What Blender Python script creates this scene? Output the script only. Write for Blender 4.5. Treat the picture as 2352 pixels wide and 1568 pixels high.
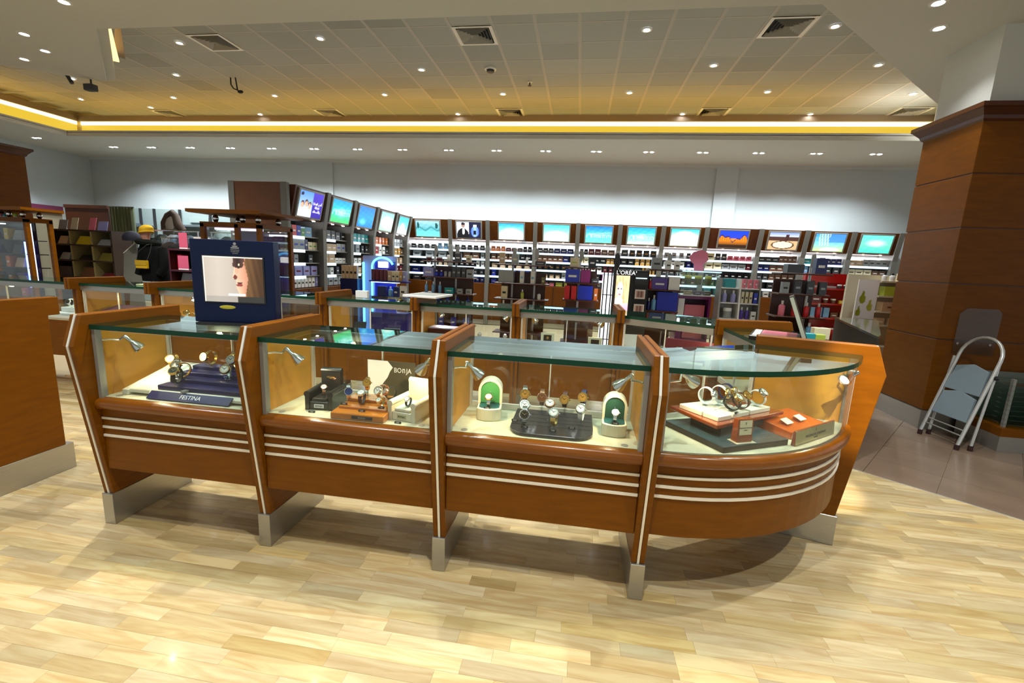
import bpy, bmesh, math, random
from mathutils import Vector, Matrix
for o in list(bpy.data.objects): bpy.data.objects.remove(o, do_unlink=True)
SC = bpy.context.scene
COL = SC.collection
random.seed(11)
PI = math.pi

# ---------------------------------------------------------------- camera
cam_d = bpy.data.cameras.new('camera')
cam_d.sensor_fit = 'HORIZONTAL'; cam_d.sensor_width = 36.0; cam_d.lens = 1025.2 / 2352 * 36.0
cam_d.clip_start = 0.05; cam_d.clip_end = 100
cam = bpy.data.objects.new('camera', cam_d); COL.objects.link(cam)
cam.matrix_world = Matrix(((0.98795622, -0.06862435, 0.13868381, 0.0),
                           (0.14841459, 0.16674612, -0.97476605, 0.0),
                           (0.04376770, 0.98360888, 0.17492272, 1.58),
                           (0, 0, 0, 1)))
SC.camera = cam

# ---------------------------------------------------------------- world, exposure
wd = bpy.data.worlds.new('world'); SC.world = wd; wd.use_nodes = True
wd.node_tree.nodes['Background'].inputs[0].default_value = (0.80, 0.86, 0.86, 1)
wd.node_tree.nodes['Background'].inputs[1].default_value = 0.30
SC.view_settings.view_transform = 'Standard'; SC.view_settings.look = 'None'
SC.view_settings.gamma = 1.0; SC.view_settings.use_curve_mapping = False
SC.view_settings.exposure = 1.0
SC.cycles.transparent_max_bounces = 40
SC.cycles.max_bounces = 8; SC.cycles.diffuse_bounces = 4; SC.cycles.glossy_bounces = 4
SC.cycles.sample_clamp_indirect = 4.0; SC.cycles.sample_clamp_direct = 0
SC.cycles.caustics_reflective = False; SC.cycles.caustics_refractive = False

# light strengths (W)
W_SOFFIT, W_UPPER, W_TWIN, W_CASE, W_BACKCASE, W_BAY = 148.0, 120.0, 112.0, 2.0, 2.2, 2.0
E_COVE = 9.0

ORD = ['first', 'second', 'third', 'fourth', 'fifth', 'sixth', 'seventh', 'eighth', 'ninth', 'tenth', 'eleventh', 'twelfth',
       'thirteenth', 'fourteenth', 'fifteenth', 'sixteenth', 'seventeenth', 'eighteenth', 'nineteenth', 'twentieth']

# ---------------------------------------------------------------- materials
MATS = {}
def srgb(r, g, b):
    f = lambda c: (c / 255 / 12.92) if c / 255 <= 0.04045 else ((c / 255 + 0.055) / 1.055) ** 2.4
    return (f(r), f(g), f(b))
def mat(name, col, rough=0.5, metal=0.0, emis=None, es=0.0, noise=0.0, nscale=8.0, stretch=(1, 1, 1), coat=0.0, bump=0.0, spec=0.5):
    if name in MATS: return MATS[name]
    m = bpy.data.materials.new(name); m.use_nodes = True; MATS[name] = m
    nt = m.node_tree; p = nt.nodes['Principled BSDF']
    p.inputs['Base Color'].default_value = (*col, 1); p.inputs['Roughness'].default_value = rough
    p.inputs['Metallic'].default_value = metal; p.inputs['Specular IOR Level'].default_value = spec
    p.inputs['Coat Weight'].default_value = coat; p.inputs['Coat Roughness'].default_value = 0.08
    if emis: p.inputs['Emission Color'].default_value = (*emis, 1); p.inputs['Emission Strength'].default_value = es
    if noise or bump:
        tc = nt.nodes.new('ShaderNodeTexCoord'); mp = nt.nodes.new('ShaderNodeMapping'); mp.inputs['Scale'].default_value = stretch
        nz = nt.nodes.new('ShaderNodeTexNoise'); nz.inputs['Scale'].default_value = nscale; nz.inputs['Detail'].default_value = 3
        nt.links.new(tc.outputs['Object'], mp.inputs[0]); nt.links.new(mp.outputs[0], nz.inputs['Vector'])
        if noise:
            rp = nt.nodes.new('ShaderNodeValToRGB')
            rp.color_ramp.elements[0].position = 0.3; rp.color_ramp.elements[1].position = 0.7
            rp.color_ramp.elements[0].color = (*[c * (1 - noise) for c in col], 1)
            rp.color_ramp.elements[1].color = (*[min(1, c * (1 + noise)) for c in col], 1)
            nt.links.new(nz.outputs['Fac'], rp.inputs[0]); nt.links.new(rp.outputs[0], p.inputs['Base Color'])
        if bump:
            b = nt.nodes.new('ShaderNodeBump'); b.inputs['Strength'].default_value = bump; b.inputs['Distance'].default_value = 0.01
            nt.links.new(nz.outputs['Fac'], b.inputs['Height']); nt.links.new(b.outputs[0], p.inputs['Normal'])
    return m
def glow(name, col, s, sample=True):
    if name in MATS: return MATS[name]
    m = mat(name, (0.02, 0.02, 0.02), 0.4, emis=col, es=s)
    if not sample: m.cycles.emission_sampling = 'NONE'
    return m
def glass(name, tint=(0.96, 0.98, 0.97), ior=1.45, rough=0.0):
    if name in MATS: return MATS[name]
    m = bpy.data.materials.new(name); m.use_nodes = True; MATS[name] = m
    nt = m.node_tree; nt.nodes.remove(nt.nodes['Principled BSDF']); out = nt.nodes['Material Output']
    tr = nt.nodes.new('ShaderNodeBsdfTransparent'); tr.inputs[0].default_value = (*tint, 1)
    gl = nt.nodes.new('ShaderNodeBsdfGlossy'); gl.inputs['Roughness'].default_value = rough; gl.inputs[0].default_value = (*[min(1, 1.03 * c) for c in tint], 1)
    fr = nt.nodes.new('ShaderNodeFresnel'); fr.inputs[0].default_value = ior
    mx = nt.nodes.new('ShaderNodeMixShader')
    ge = nt.nodes.new('ShaderNodeNewGeometry'); mr = nt.nodes.new('ShaderNodeMapRange')      # same reflectance on both faces of a pane
    mr.inputs['To Min'].default_value = ior; mr.inputs['To Max'].default_value = 1.0 / ior
    nt.links.new(ge.outputs['Backfacing'], mr.inputs['Value']); nt.links.new(mr.outputs[0], fr.inputs[0])
    nt.links.new(fr.outputs[0], mx.inputs[0]); nt.links.new(tr.outputs[0], mx.inputs[1]); nt.links.new(gl.outputs[0], mx.inputs[2])
    nt.links.new(mx.outputs[0], out.inputs[0])
    return m
def print_mat(name, es=0.0, rough=0.4):
    """flat print: colour comes from the mesh's colour attribute"""
    if name in MATS: return MATS[name]
    m = mat(name, (0.5, 0.5, 0.5), rough); nt = m.node_tree; p = nt.nodes['Principled BSDF']
    a = nt.nodes.new('ShaderNodeVertexColor'); a.layer_name = 'Col'
    nt.links.new(a.outputs[0], p.inputs['Base Color'])
    if es:
        nt.links.new(a.outputs[0], p.inputs['Emission Color']); p.inputs['Emission Strength'].default_value = es
        m.cycles.emission_sampling = 'NONE'
    return m
WOOD = mat('cherry_wood', (0.162, 0.050, 0.0008), 0.38, noise=0.12, nscale=5, stretch=(1.2, 1.2, 7), coat=0.0, spec=0.16)
WOODH = mat('cherry_wood_rail', (0.185, 0.053, 0.002), 0.26, noise=0.12, nscale=5, stretch=(1, 7, 7), coat=0.25, spec=0.3)
WOODIN = mat('orange_veneer', (0.60, 0.27, 0.035), 0.4, noise=0.06, nscale=4, stretch=(1, 1, 5), spec=0.3)
DWOOD = mat('dark_cherry', (0.075, 0.018, 0.003), 0.35, noise=0.15, nscale=5, stretch=(1, 1, 6))
STEEL = mat('brushed_steel', (0.43, 0.415, 0.38), 0.32, 0.85, noise=0.08, nscale=20, stretch=(0.3, 0.3, 18))
STRIP = mat('steel_inlay', (0.78, 0.74, 0.64), 0.4, 0.25)
CHROME = mat('chrome', (0.75, 0.74, 0.72), 0.16, 1.0)
ALU = mat('aluminium', (0.62, 0.62, 0.60), 0.32, 0.55)
GREYM = mat('grey_metal', (0.33, 0.32, 0.29), 0.4, 0.4); COLM = mat('column_metal', (0.17, 0.16, 0.14), 0.45, 0.3)
GLASS = glass('clear_glass')
GLASSTOP = glass('table_glass', (0.84, 0.95, 0.93), 2.15)
GEDGE = mat('green_glass_edge', (0.004, 0.040, 0.020), 0.25, spec=0.3)
DECK = mat('cream_deck', (0.52, 0.49, 0.33), 0.7, noise=0.05, nscale=30)
PAINT = mat('off_white_plaster', (0.50, 0.545, 0.56), 0.85)
CEILP = mat('soffit_paint', (0.60, 0.60, 0.56), 0.85)
TILE = mat('ceiling_tile_face', (0.40, 0.42, 0.42), 0.8)
TBAR = mat('ceiling_grid_white', (0.47, 0.47, 0.45), 0.7)
BLACK = mat('black_plastic', (0.012, 0.012, 0.013), 0.4)
DARK = mat('charcoal', (0.03, 0.03, 0.033), 0.5)
WHITE = mat('white_gloss', (0.80, 0.79, 0.76), 0.3)
CREAM = mat('cream_leather', (0.66, 0.63, 0.48), 0.5)
NAVY = mat('navy_lacquer', (0.003, 0.008, 0.040), 0.3, spec=0.25)
LAMP = glow('lamp_glow', (0.93, 0.96, 1.0), 26, False)
WLAMP = glow('halogen_glow', (1.0, 0.80, 0.45), 30, False)
COVEG = glow('cove_tube_glow', (1.0, 0.82, 0.36), 1.9)
TROUGH = glow('cove_trough_glow', (1.0, 0.52, 0.09), E_COVE)
SHELFLIGHT = glow('shelf_tube_glow', (0.90, 0.93, 1.0), 5.0)
SHELFEDGE = glow('lit_shelf_edge', (0.62, 0.86, 0.98), 1.1, False)
def pal(name, r, g, b, rough=0.4, **k): return mat(name, srgb(r, g, b), rough, **k)

# ---------------------------------------------------------------- mesh builder
class MB:
    def __init__(s): s.v = []; s.f = []; s.mi = []; s.c = None
    def add(s, vs, fs, mi=0):
        n = len(s.v); s.v += [tuple(v) for v in vs]; s.f += [tuple(i + n for i in f) for f in fs]; s.mi += [mi] * len(fs); return s
    def box(s, x0, y0, z0, x1, y1, z1, mi=0, top=None):
        v = [(x0, y0, z0), (x1, y0, z0), (x1, y1, z0), (x0, y1, z0), (x0, y0, z1), (x1, y0, z1), (x1, y1, z1), (x0, y1, z1)]
        f = [(0, 3, 2, 1), (0, 1, 5, 4), (1, 2, 6, 5), (2, 3, 7, 6), (3, 0, 4, 7), (4, 5, 6, 7)]
        s.add(v, f, mi); return s
    def cbox(s, cx, cy, z0, w, d, h, mi=0): return s.box(cx - w / 2, cy - d / 2, z0, cx + w / 2, cy + d / 2, z0 + h, mi)
    def prism(s, poly, a0, a1, axis='z', mi=0, side=None):
        """poly: 2D points; extruded along axis. axis x: poly=(y,z); y: (x,z); z: (x,y)"""
        n = len(poly)
        def P(p, a): return (a, p[0], p[1]) if axis == 'x' else (p[0], a, p[1]) if axis == 'y' else (p[0], p[1], a)
        v = [P(p, a0) for p in poly] + [P(p, a1) for p in poly]
        s.add(v, [tuple(range(n))[::-1], tuple(range(n, 2 * n))], mi)
        k = len(s.v) - 2 * n
        for i in range(n):
            j = (i + 1) % n; s.f.append((k + i, k + j, k + n + j, k + n + i)); s.mi.append(mi if side is None else side)
        return s
    def tube(s, pts, r, n=8, mi=0, cap=True, closed=False, flat=1.0, up=None):
        """sweep a circle (or a flattened one) along pts; r number or list"""
        pts = [Vector(p) for p in pts]; m = len(pts); k = len(s.v); prev = Vector(up) if up else None
        rr = r if isinstance(r, (list, tuple)) else [r] * m
        for i, p in enumerate(pts):
            if closed: t = pts[(i + 1) % m] - pts[i - 1]
            else: t = pts[min(i + 1, m - 1)] - pts[max(i - 1, 0)]
            t.normalize()
            if prev is None: prev = Vector((0, 0, 1)) if abs(t.z) < 0.9 else Vector((1, 0, 0))
            a = (prev - t * prev.dot(t)).normalized(); b = t.cross(a); prev = a
            for q in range(n):
                w = 2 * PI * q / n + PI / n
                s.v.append(tuple(p + a * (rr[i] * flat * math.cos(w)) + b * (rr[i] * math.sin(w))))
        for i in range(m if closed else m - 1):
            for q in range(n):
                A = k + i * n + q; B = k + i * n + (q + 1) % n; j = (i + 1) % m
                Cc = k + j * n + (q + 1) % n; D = k + j * n + q
                s.f.append((A, B, Cc, D)); s.mi.append(mi)
        if cap and not closed:
            s.f.append(tuple(k + q for q in range(n))[::-1]); s.mi.append(mi)
            s.f.append(tuple(k + (m - 1) * n + q for q in range(n))); s.mi.append(mi)
        return s
    def cyl(s, p0, p1, r0, r1=None, n=12, mi=0): return s.tube([p0, p1], [r0, r0 if r1 is None else r1], n, mi)
    def lathe(s, prof, c=(0, 0, 0), n=16, mi=0, axis='z', cap=True):
        k = len(s.v); m = len(prof)
        for (r, h) in prof:
            for q in range(n):
                w = 2 * PI * q / n; a, b = r * math.cos(w), r * math.sin(w)
                p = (a, b, h) if axis == 'z' else (a, -h, b) if axis == 'y' else (h, a, b)
                s.v.append((c[0] + p[0], c[1] + p[1], c[2] + p[2]))
        for i in range(m - 1):
            for q in range(n):
                s.f.append((k + i * n + q, k + i * n + (q + 1) % n, k + (i + 1) * n + (q + 1) % n, k + (i + 1) * n + q)); s.mi.append(mi)
        if cap:
            s.f.append(tuple(k + q for q in range(n))[::-1]); s.mi.append(mi)
            s.f.append(tuple(k + (m - 1) * n + q for q in range(n))); s.mi.append(mi)
        return s
    def ball(s, c, rx, ry=None, rz=None, n=12, mi=0):
        ry = ry or rx; rz = rz or rx; k = len(s.v); m = max(5, n // 2 + 1)
        for i in range(m):
            t = PI * i / (m - 1)
            for q in range(n):
                w = 2 * PI * q / n
                s.v.append((c[0] + rx * math.sin(t) * math.cos(w), c[1] + ry * math.sin(t) * math.sin(w), c[2] - rz * math.cos(t)))
        for i in range(m - 1):
            for q in range(n):
                s.f.append((k + i * n + q, k + i * n + (q + 1) % n, k + (i + 1) * n + (q + 1) % n, k + (i + 1) * n + q)); s.mi.append(mi)
        return s
    def loft(s, secs, n=14, mi=0, cap=True):
        """secs: (cx, cy, z, rx, ry) ellipses joined upwards"""
        k = len(s.v)
        for cx, cy, z, rx, ry in secs:
            for q in range(n): w = 2 * PI * q / n; s.v.append((cx + rx * math.cos(w), cy + ry * math.sin(w), z))
        for i in range(len(secs) - 1):
            for q in range(n): s.f.append((k + i * n + q, k + i * n + (q + 1) % n, k + (i + 1) * n + (q + 1) % n, k + (i + 1) * n + q)); s.mi.append(mi)
        if cap:
            s.f.append(tuple(k + q for q in range(n))[::-1]); s.f.append(tuple(k + (len(secs) - 1) * n + q for q in range(n))); s.mi += [mi, mi]
        return s
    def xf(s, M):
        s.v = [tuple(M @ Vector(v)) for v in s.v]; return s
    def build(s, name, mats, parent=None, smooth=False, bevel=0.0, loc=None, rot=None, label=None):
        me = bpy.data.meshes.new(name); me.from_pydata(s.v, [], s.f)
        for m in (mats if isinstance(mats, (list, tuple)) else [mats]): me.materials.append(m)
        me.polygons.foreach_set('material_index', s.mi)
        bm = bmesh.new(); bm.from_mesh(me); bmesh.ops.recalc_face_normals(bm, faces=bm.faces)
        if bevel:
            bmesh.ops.remove_doubles(bm, verts=bm.verts, dist=1e-5)
            ed = [e for e in bm.edges if len(e.link_faces) == 2 and e.calc_face_angle(0) > 0.5]
            bmesh.ops.bevel(bm, geom=ed, offset=bevel, segments=2 if bevel > 0.004 else 1, affect='EDGES', profile=0.6)
        bm.to_mesh(me); bm.free()
        if smooth:
            me.polygons.foreach_set('use_smooth', [True] * len(me.polygons))
            me.set_sharp_from_angle(angle=0.7)
        o = bpy.data.objects.new(name, me); COL.objects.link(o)
        if parent is not None: o.parent = parent
        if loc is not None: o.location = loc
        if rot is not None: o.rotation_euler = rot
        if label: o['label'] = label
        return o

def tag(o, label, cat, group=None, kind=None):
    if label: o['label'] = label
    if cat: o['category'] = cat
    if group: o['group'] = group
    if kind: o['kind'] = kind
    return o
def thing(name, label, cat, loc=(0, 0, 0), rz=0.0, group=None):
    o = bpy.data.objects.new(name, None); o.empty_display_size = 0.1; COL.objects.link(o)
    o.location = loc; o.rotation_euler = (0, 0, rz); return tag(o, label, cat, group)
def struct(name, mb, m, parent=None, **k):
    o = mb.build(name, m, parent, **k)
    if parent is None: o['kind'] = 'structure'
    return o
def copy_tree(o, parent=None, label=None, loc=None, rz=None, group=None):
    c = o.copy(); COL.objects.link(c)
    if parent is not None: c.parent = parent
    for ch in list(o.children): copy_tree(ch, c)
    if label: c['label'] = label
    if group: c['group'] = group
    if loc is not None: c.location = loc
    if rz is not None: c.rotation_euler = (c.rotation_euler[0], c.rotation_euler[1], rz)
    return c
def text(body, size, m, parent, loc, rot=(PI / 2, 0, 0), name='lettering', align='CENTER', ext=0.0004, sx=1.0):
    cu = bpy.data.curves.new(name, 'FONT'); cu.body = body; cu.size = size; cu.align_x = align; cu.align_y = 'CENTER'; cu.extrude = ext
    cu.resolution_u = 3; cu.materials.append(m)
    tmp = bpy.data.objects.new('tmp', cu); COL.objects.link(tmp)
    me = bpy.data.meshes.new_from_object(tmp); bpy.data.objects.remove(tmp); bpy.data.curves.remove(cu); me.name = name
    if len(me.materials) == 0: me.materials.append(m)
    o = bpy.data.objects.new(name, me); COL.objects.link(o)
    if parent is not None: o.parent = parent
    o.location = loc; o.rotation_euler = rot; o.scale = (sx, 1, 1); return o
def picture(name, w, h, nx, ny, fn, m, parent, loc, rot=(PI / 2, 0, 0)):
    """a flat print of nx x ny coloured cells; fn(u, v) gives sRGB 0..255, v up"""
    vs = [(w * (i / nx - 0.5), h * (j / ny - 0.5), 0) for j in range(ny + 1) for i in range(nx + 1)]
    fs = [(j * (nx + 1) + i, j * (nx + 1) + i + 1, (j + 1) * (nx + 1) + i + 1, (j + 1) * (nx + 1) + i) for j in range(ny) for i in range(nx)]
    me = bpy.data.meshes.new(name); me.from_pydata(vs, [], fs); me.materials.append(m)
    ca = me.color_attributes.new('Col', 'FLOAT_COLOR', 'POINT')
    for j in range(ny + 1):
        for i in range(nx + 1): ca.data[j * (nx + 1) + i].color = (*srgb(*fn(i / nx, j / ny)), 1)
    o = bpy.data.objects.new(name, me); COL.objects.link(o)
    if parent is not None: o.parent = parent
    o.location = loc; o.rotation_euler = rot; return o
def spot(loc, watts, col=(1, 0.97, 0.92), angle=100, blend=0.6, target=None, r=0.03, parent=None, name='lamp_beam'):
    l = bpy.data.lights.new(name, 'SPOT'); l.energy = watts; l.color = col; l.spot_size = math.radians(angle); l.spot_blend = blend; l.shadow_soft_size = r
    o = bpy.data.objects.new(name, l); COL.objects.link(o); o.location = loc
    if target is not None: o.rotation_euler = (Vector(target) - Vector(loc)).to_track_quat('-Z', 'Y').to_euler()
    if parent is not None:
        o.parent = parent
    return o
def arc(cx, cy, r, a0, a1, n): return [(cx + r * math.cos(a0 + (a1 - a0) * i / n), cy + r * math.sin(a0 + (a1 - a0) * i / n)) for i in range(n + 1)]
# ================================================================ SETTING
ZS, ZU = 4.0, 4.78                       # soffit height, tiled ceiling height
# ---- floor: laminate strips and stone beyond a metal threshold
TA, TD = Vector((2.42, 3.844)), Vector((0.770, -0.638))           # threshold line
TN = Vector((0.638, 0.770))                                       # points to the stone side
def side(p): return (Vector(p) - TA).dot(TN)
def clip(poly, keep_neg=True):
    out = []; s = -1 if keep_neg else 1
    for i in range(len(poly)):
        a, b = poly[i], poly[(i + 1) % len(poly)]; da, db = s * side(a), s * side(b)
        if da >= 0: out.append(a)
        if da * db < 0:
            t = da / (da - db); out.append((a[0] + (b[0] - a[0]) * t, a[1] + (b[1] - a[1]) * t))
    return out
floor = struct('floor', MB().box(-14.4, -3, -0.06, 12, 11.7, -0.012), mat('floor_bed', (0.30, 0.23, 0.13), 0.8))
def floor_mat():
    m = mat('laminate_strip', (0.5, 0.4, 0.2), 0.24, coat=0.15); nt = m.node_tree; p = nt.nodes['Principled BSDF']
    a = nt.nodes.new('ShaderNodeVertexColor'); a.layer_name = 'Col'
    tc = nt.nodes.new('ShaderNodeTexCoord'); mp = nt.nodes.new('ShaderNodeMapping'); mp.inputs['Scale'].default_value = (2.6, 22, 1)
    ad = nt.nodes.new('ShaderNodeVectorMath'); ad.operation = 'ADD'
    sc = nt.nodes.new('ShaderNodeVectorMath'); sc.operation = 'SCALE'; sc.inputs['Scale'].default_value = 37.0
    nz = nt.nodes.new('ShaderNodeTexNoise'); nz.inputs['Scale'].default_value = 1.0; nz.inputs['Detail'].default_value = 4; nz.inputs['Distortion'].default_value = 1.2
    rp = nt.nodes.new('ShaderNodeValToRGB'); rp.color_ramp.elements[0].position = 0.34; rp.color_ramp.elements[1].position = 0.62
    rp.color_ramp.elements[0].color = (0.80, 0.70, 0.58, 1); rp.color_ramp.elements[1].color = (1.0, 1.0, 1.0, 1)
    mu = nt.nodes.new('ShaderNodeMix'); mu.data_type = 'RGBA'; mu.blend_type = 'MULTIPLY'; mu.inputs[0].default_value = 0.95
    nt.links.new(a.outputs[0], sc.inputs[0]); nt.links.new(tc.outputs['Object'], mp.inputs[0]); nt.links.new(mp.outputs[0], ad.inputs[0]); nt.links.new(sc.outputs[0], ad.inputs[1])
    nt.links.new(ad.outputs[0], nz.inputs['Vector']); nt.links.new(nz.outputs['Fac'], rp.inputs[0])
    nt.links.new(a.outputs[0], mu.inputs[6]); nt.links.new(rp.outputs[0], mu.inputs[7]); nt.links.new(mu.outputs[2], p.inputs['Base Color'])
    return m
FLM = floor_mat()
def plank_cols():
    t = random.random(); base = (0.57, 0.45, 0.245); k = 0.74 + 0.36 * t
    w = random.uniform(-0.045, 0.045)
    if random.random() < 0.12: k *= 0.86; w += 0.05
    return (base[0] * k * (1 + w * 0.6), base[1] * k, base[2] * k * (1 - 2.2 * w))
W_, G_ = 0.0685, 0.0003
strips = []
rr = random.Random(4)
for j in range(-8, 76):
    y0 = 0.62 + j * W_; x = -6.2 + rr.random() * 0.4
    while x < 6.4:
        L = rr.choice((0.24, 0.33, 0.42, 0.5, 0.56)) + rr.uniform(-0.03, 0.03)
        pl = clip([(x + G_, y0 + G_), (x + L - G_, y0 + G_), (x + L - G_, y0 + W_ - G_), (x + G_, y0 + W_ - G_)])
        if len(pl) > 2: strips.append((x + L / 2, y0 + W_ / 2, pl))
        x += L
def seen(s): return s[1] > 1.0 and abs(math.atan2(s[0], s[1])) < 0.98 and (s[1] > 1.0 - 0.2 * s[0] * 0) and not (-3.4 < s[0] < 1.2 and s[1] > 2.35)
strips.sort(key=lambda s: (0 if seen(s) else 1, s[0] ** 2 + s[1] ** 2))
def add_cols(o, cols):
    ca = o.data.color_attributes.new('Col', 'FLOAT_COLOR', 'POINT')
    for i, c in enumerate(cols): ca.data[i].color = (*c, 1)
for s in strips[:300]:
    b = MB().prism(s[2], -0.012, rr.uniform(-0.0003, 0.0), 'z'); c = plank_cols()
    o = b.build('plank', FLM, floor); add_cols(o, [c] * len(o.data.vertices))
b = MB(); cols = []
for s in strips[300:]:
    b.prism(s[2], -0.012, rr.uniform(-0.0003, 0.0), 'z'); cols += [plank_cols()] * (2 * len(s[2]))
o = b.build('far_planks', FLM, floor); o['kind'] = 'stuff'; add_cols(o, cols)
# stone tiles beyond the threshold, laid along it
STONE = mat('pink_beige_stone', (0.185, 0.125, 0.085), 0.35, noise=0.13, nscale=3, coat=0.1)
m_ = 0
for i in range(-6, 14):
    for j in range(0, 14):
        q = TA + TD * (i * 0.45) + TN * (0.016 + j * 0.45)
        if not (0.6 < q.x < 7 and 1.0 < q.y < 8): continue
        pts = [q + TD * a + TN * b_ for a, b_ in ((0.002, 0.002), (0.448, 0.002), (0.448, 0.448), (0.002, 0.448))]
        MB().prism([tuple(p) for p in pts], -0.012, random.uniform(-0.0004, 0), 'z').build('stone_tile', STONE, floor)
pts = [TA - TD * 1.2, TA + TD * 4.5, TA + TD * 4.5 + TN * 0.014, TA - TD * 1.2 + TN * 0.014]
tr = struct('trim_1', MB().prism([tuple(p) for p in pts], -0.012, 0.003, 'z'), mat('threshold_metal', (0.8, 0.78, 0.72), 0.3, 0.8))

# ---- walls
struct('wall_back', MB().box(-14.1, 11.55, 0, 8.5, 11.7, 4.9), PAINT)
struct('wall_left', MB().box(-14.25, 2.5, 0, -14.1, 11.7, 4.9), PAINT)
struct("trim_2", MB().box(3.0, 11.49, 2.3, 3.49, 11.56, 4.0), PAINT)             # pilaster
struct("trim_3", MB().box(-7.27, 11.49, 2.3, -6.6, 11.56, 4.0), PAINT)
struct('trim_4', MB().prism([(11.55, 3.93), (11.55, 4.0), (11.46, 4.0), (11.5, 3.95)], -14.1, 8.5, 'x'), PAINT)   # small cornice under the soffit
# ---- ceilings
front = [(2.006, 4.87), (4.78, 7.5), (5.42, 8.5), (5.96, 9.36), (6.75, 10.62), (6.75, 11.6), (12, 11.6), (12, -3), (-14.2, -3), (-14.2, 2.6), (-11.95, 3.6), (-8.3, 5.73), (-7.27, 6.33), (-5.68, 4.885)]
struct('ceiling.001', MB().prism(front, ZS, 4.95, 'z'), CEILP)
struct('ceiling.002', MB().box(-14.2, 9.35, ZS + .0006, 8.5, 11.6, 4.09).box(-14.2, 9.35, 4.08, 5.94, 9.385, 4.125), CEILP)      # back soffit and its lip
struct('ceiling.003', MB().box(-14.2, 3.0, ZS + .001, -11.95, 9.36, 4.09).box(-11.985, 3.0, 4.08, -11.95, 9.38, 4.125), CEILP)
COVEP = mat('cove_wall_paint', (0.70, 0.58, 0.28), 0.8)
struct('trim_5', MB().box(-13.2, 10.56, 4.08, 6.74, 10.66, 4.95), COVEP)
struct('trim_6', MB().box(-13.2, 3.0, 4.08, -13.1, 10.66, 4.95), COVEP)
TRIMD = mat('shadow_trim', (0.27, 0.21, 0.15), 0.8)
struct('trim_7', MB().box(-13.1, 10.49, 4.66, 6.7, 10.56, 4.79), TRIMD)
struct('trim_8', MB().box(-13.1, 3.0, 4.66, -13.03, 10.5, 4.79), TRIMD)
# the cove return on the near peninsula's diagonal face
dgn = Vector((-1.59, 1.445)).normalized(); dnn = Vector((dgn.y, -dgn.x))
a0 = Vector((-5.68, 4.885)) + dnn * 0.004
def strip_on(a, d, n, s0, s1, z0, z1, t):
    p = [a + d * s0, a + d * s1, a + d * s1 + n * t, a + d * s0 + n * t]; return MB().prism([tuple(q) for q in p], z0, z1, 'z')
cv = bpy.data.objects.new('cove_light', None); COL.objects.link(cv); tag(cv, 'warm glowing cove light running round the recessed tiled ceiling', 'cove light')
struct('trim_11', MB().prism([(-5.93, 5.09), (-5.812, 5.145), (-7.41, 6.60), (-7.60, 6.60)], 4.12, 4.24, 'z'), CEILP)        # stepped edge of the near peninsula
GLQ = MB().prism([(-6.02, 5.25), (-5.98, 5.33), (-6.985, 6.306), (-7.10, 6.20)], 4.25, 4.27, 'z')
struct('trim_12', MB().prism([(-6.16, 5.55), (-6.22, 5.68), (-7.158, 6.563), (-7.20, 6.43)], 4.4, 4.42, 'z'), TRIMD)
MB().box(-13.0, 10.53, 4.58, 6.68, 10.56, 4.655).build('cove_glow_strip', COVEG, cv)
MB().box(-13.1, 3.0, 4.58, -13.07, 10.5, 4.655).build('cove_glow_strip', COVEG, cv)
AMB = glow('amber_wall_glow', (1.0, .66, .05), 0.42, False)  # added glow standing in for the yellow light on the lower cove wall
MB().box(-13.0, 10.545, 4.36, 6.66, 10.56, 4.575).build('amber_wall_glow', AMB, cv); MB().box(-13.1, 3.0, 4.36, -13.085, 10.5, 4.575).build('amber_wall_glow', AMB, cv)
MB().cyl((-11.8, 9.56, 4.115), (5.9, 9.56, 4.115), 0.018, n=6).build('trough_tube', TROUGH, cv)
MB().cyl((-12.15, 3.2, 4.115), (-12.15, 9.4, 4.115), 0.018, n=6).build('trough_tube', TROUGH, cv)
GLQ.build('cove_glow_strip', glow('cove_panel_glow', (1.0, 0.62, 0.18), 1.5), cv)  # no tube here: emissive panel paints the yellow light on the recess underside
# tiled ceiling
ceil = struct('ceiling', MB().box(-13.2, 3.0, 4.86, 7.0, 10.7, 4.95), TBAR)
TX, TY = 0.6, 0.5585
b = MB(); xs0, ys0 = -0.222 - 20 * TX, 4.995 - TY
nx, ny = 32, 11
for i in range(nx + 2): b.box(xs0 + i * TX - 0.024, ys0, ZU - 0.004, xs0 + i * TX + 0.024, ys0 + ny * TY + 0.1, ZU + 0.03)
for j in range(ny + 1): b.box(xs0 - 2, ys0 + j * TY - 0.012, ZU - 0.002, xs0 + nx * TX + 1, ys0 + j * TY + 0.012, ZU + 0.03)
o = b.build('tile_grid', TBAR, ceil); o['kind'] = 'stuff'
tilemats = [mat('ceiling_tile_face_%d' % k, tuple(c * f for c in (0.39, 0.415, 0.41)), 0.8) for k, f in enumerate((1.0, 0.92, 1.06, 0.84, 0.97))]
tms = [MB().box(-TX / 2 + 0.02, -TY / 2 + 0.01, 0, TX / 2 - 0.02, TY / 2 - 0.01, 0.02).build('tile', m) for m in tilemats]
VENTS = [(-5.92, 6.95), (-1.72, 6.95), (2.48, 6.95), (-10.12, 10.3), (-5.92, 10.3), (-1.72, 10.3), (2.48, 10.3), (6.08, 10.3)]
first = [True] * 5
for i in range(nx):
    for j in range(ny):
        x, y = xs0 + (i + 0.5) * TX, ys0 + (j + 0.5) * TY
        if y < (x - 2.0) * .95 + 4.6 or (x < -6.2 and y < 5.3) or x > 6.95: continue
        if any(abs(x - vx) < 0.25 and abs(y - vy) < 0.2 for vx, vy in VENTS): continue
        k = random.choices(range(5), (6, 4, 3, 1, 5))[0]
        o = tms[k] if first[k] else tms[k].copy()
        if not first[k]: COL.objects.link(o)
        first[k] = False; o.parent = ceil; o.location = (x, y, ZU)
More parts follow.
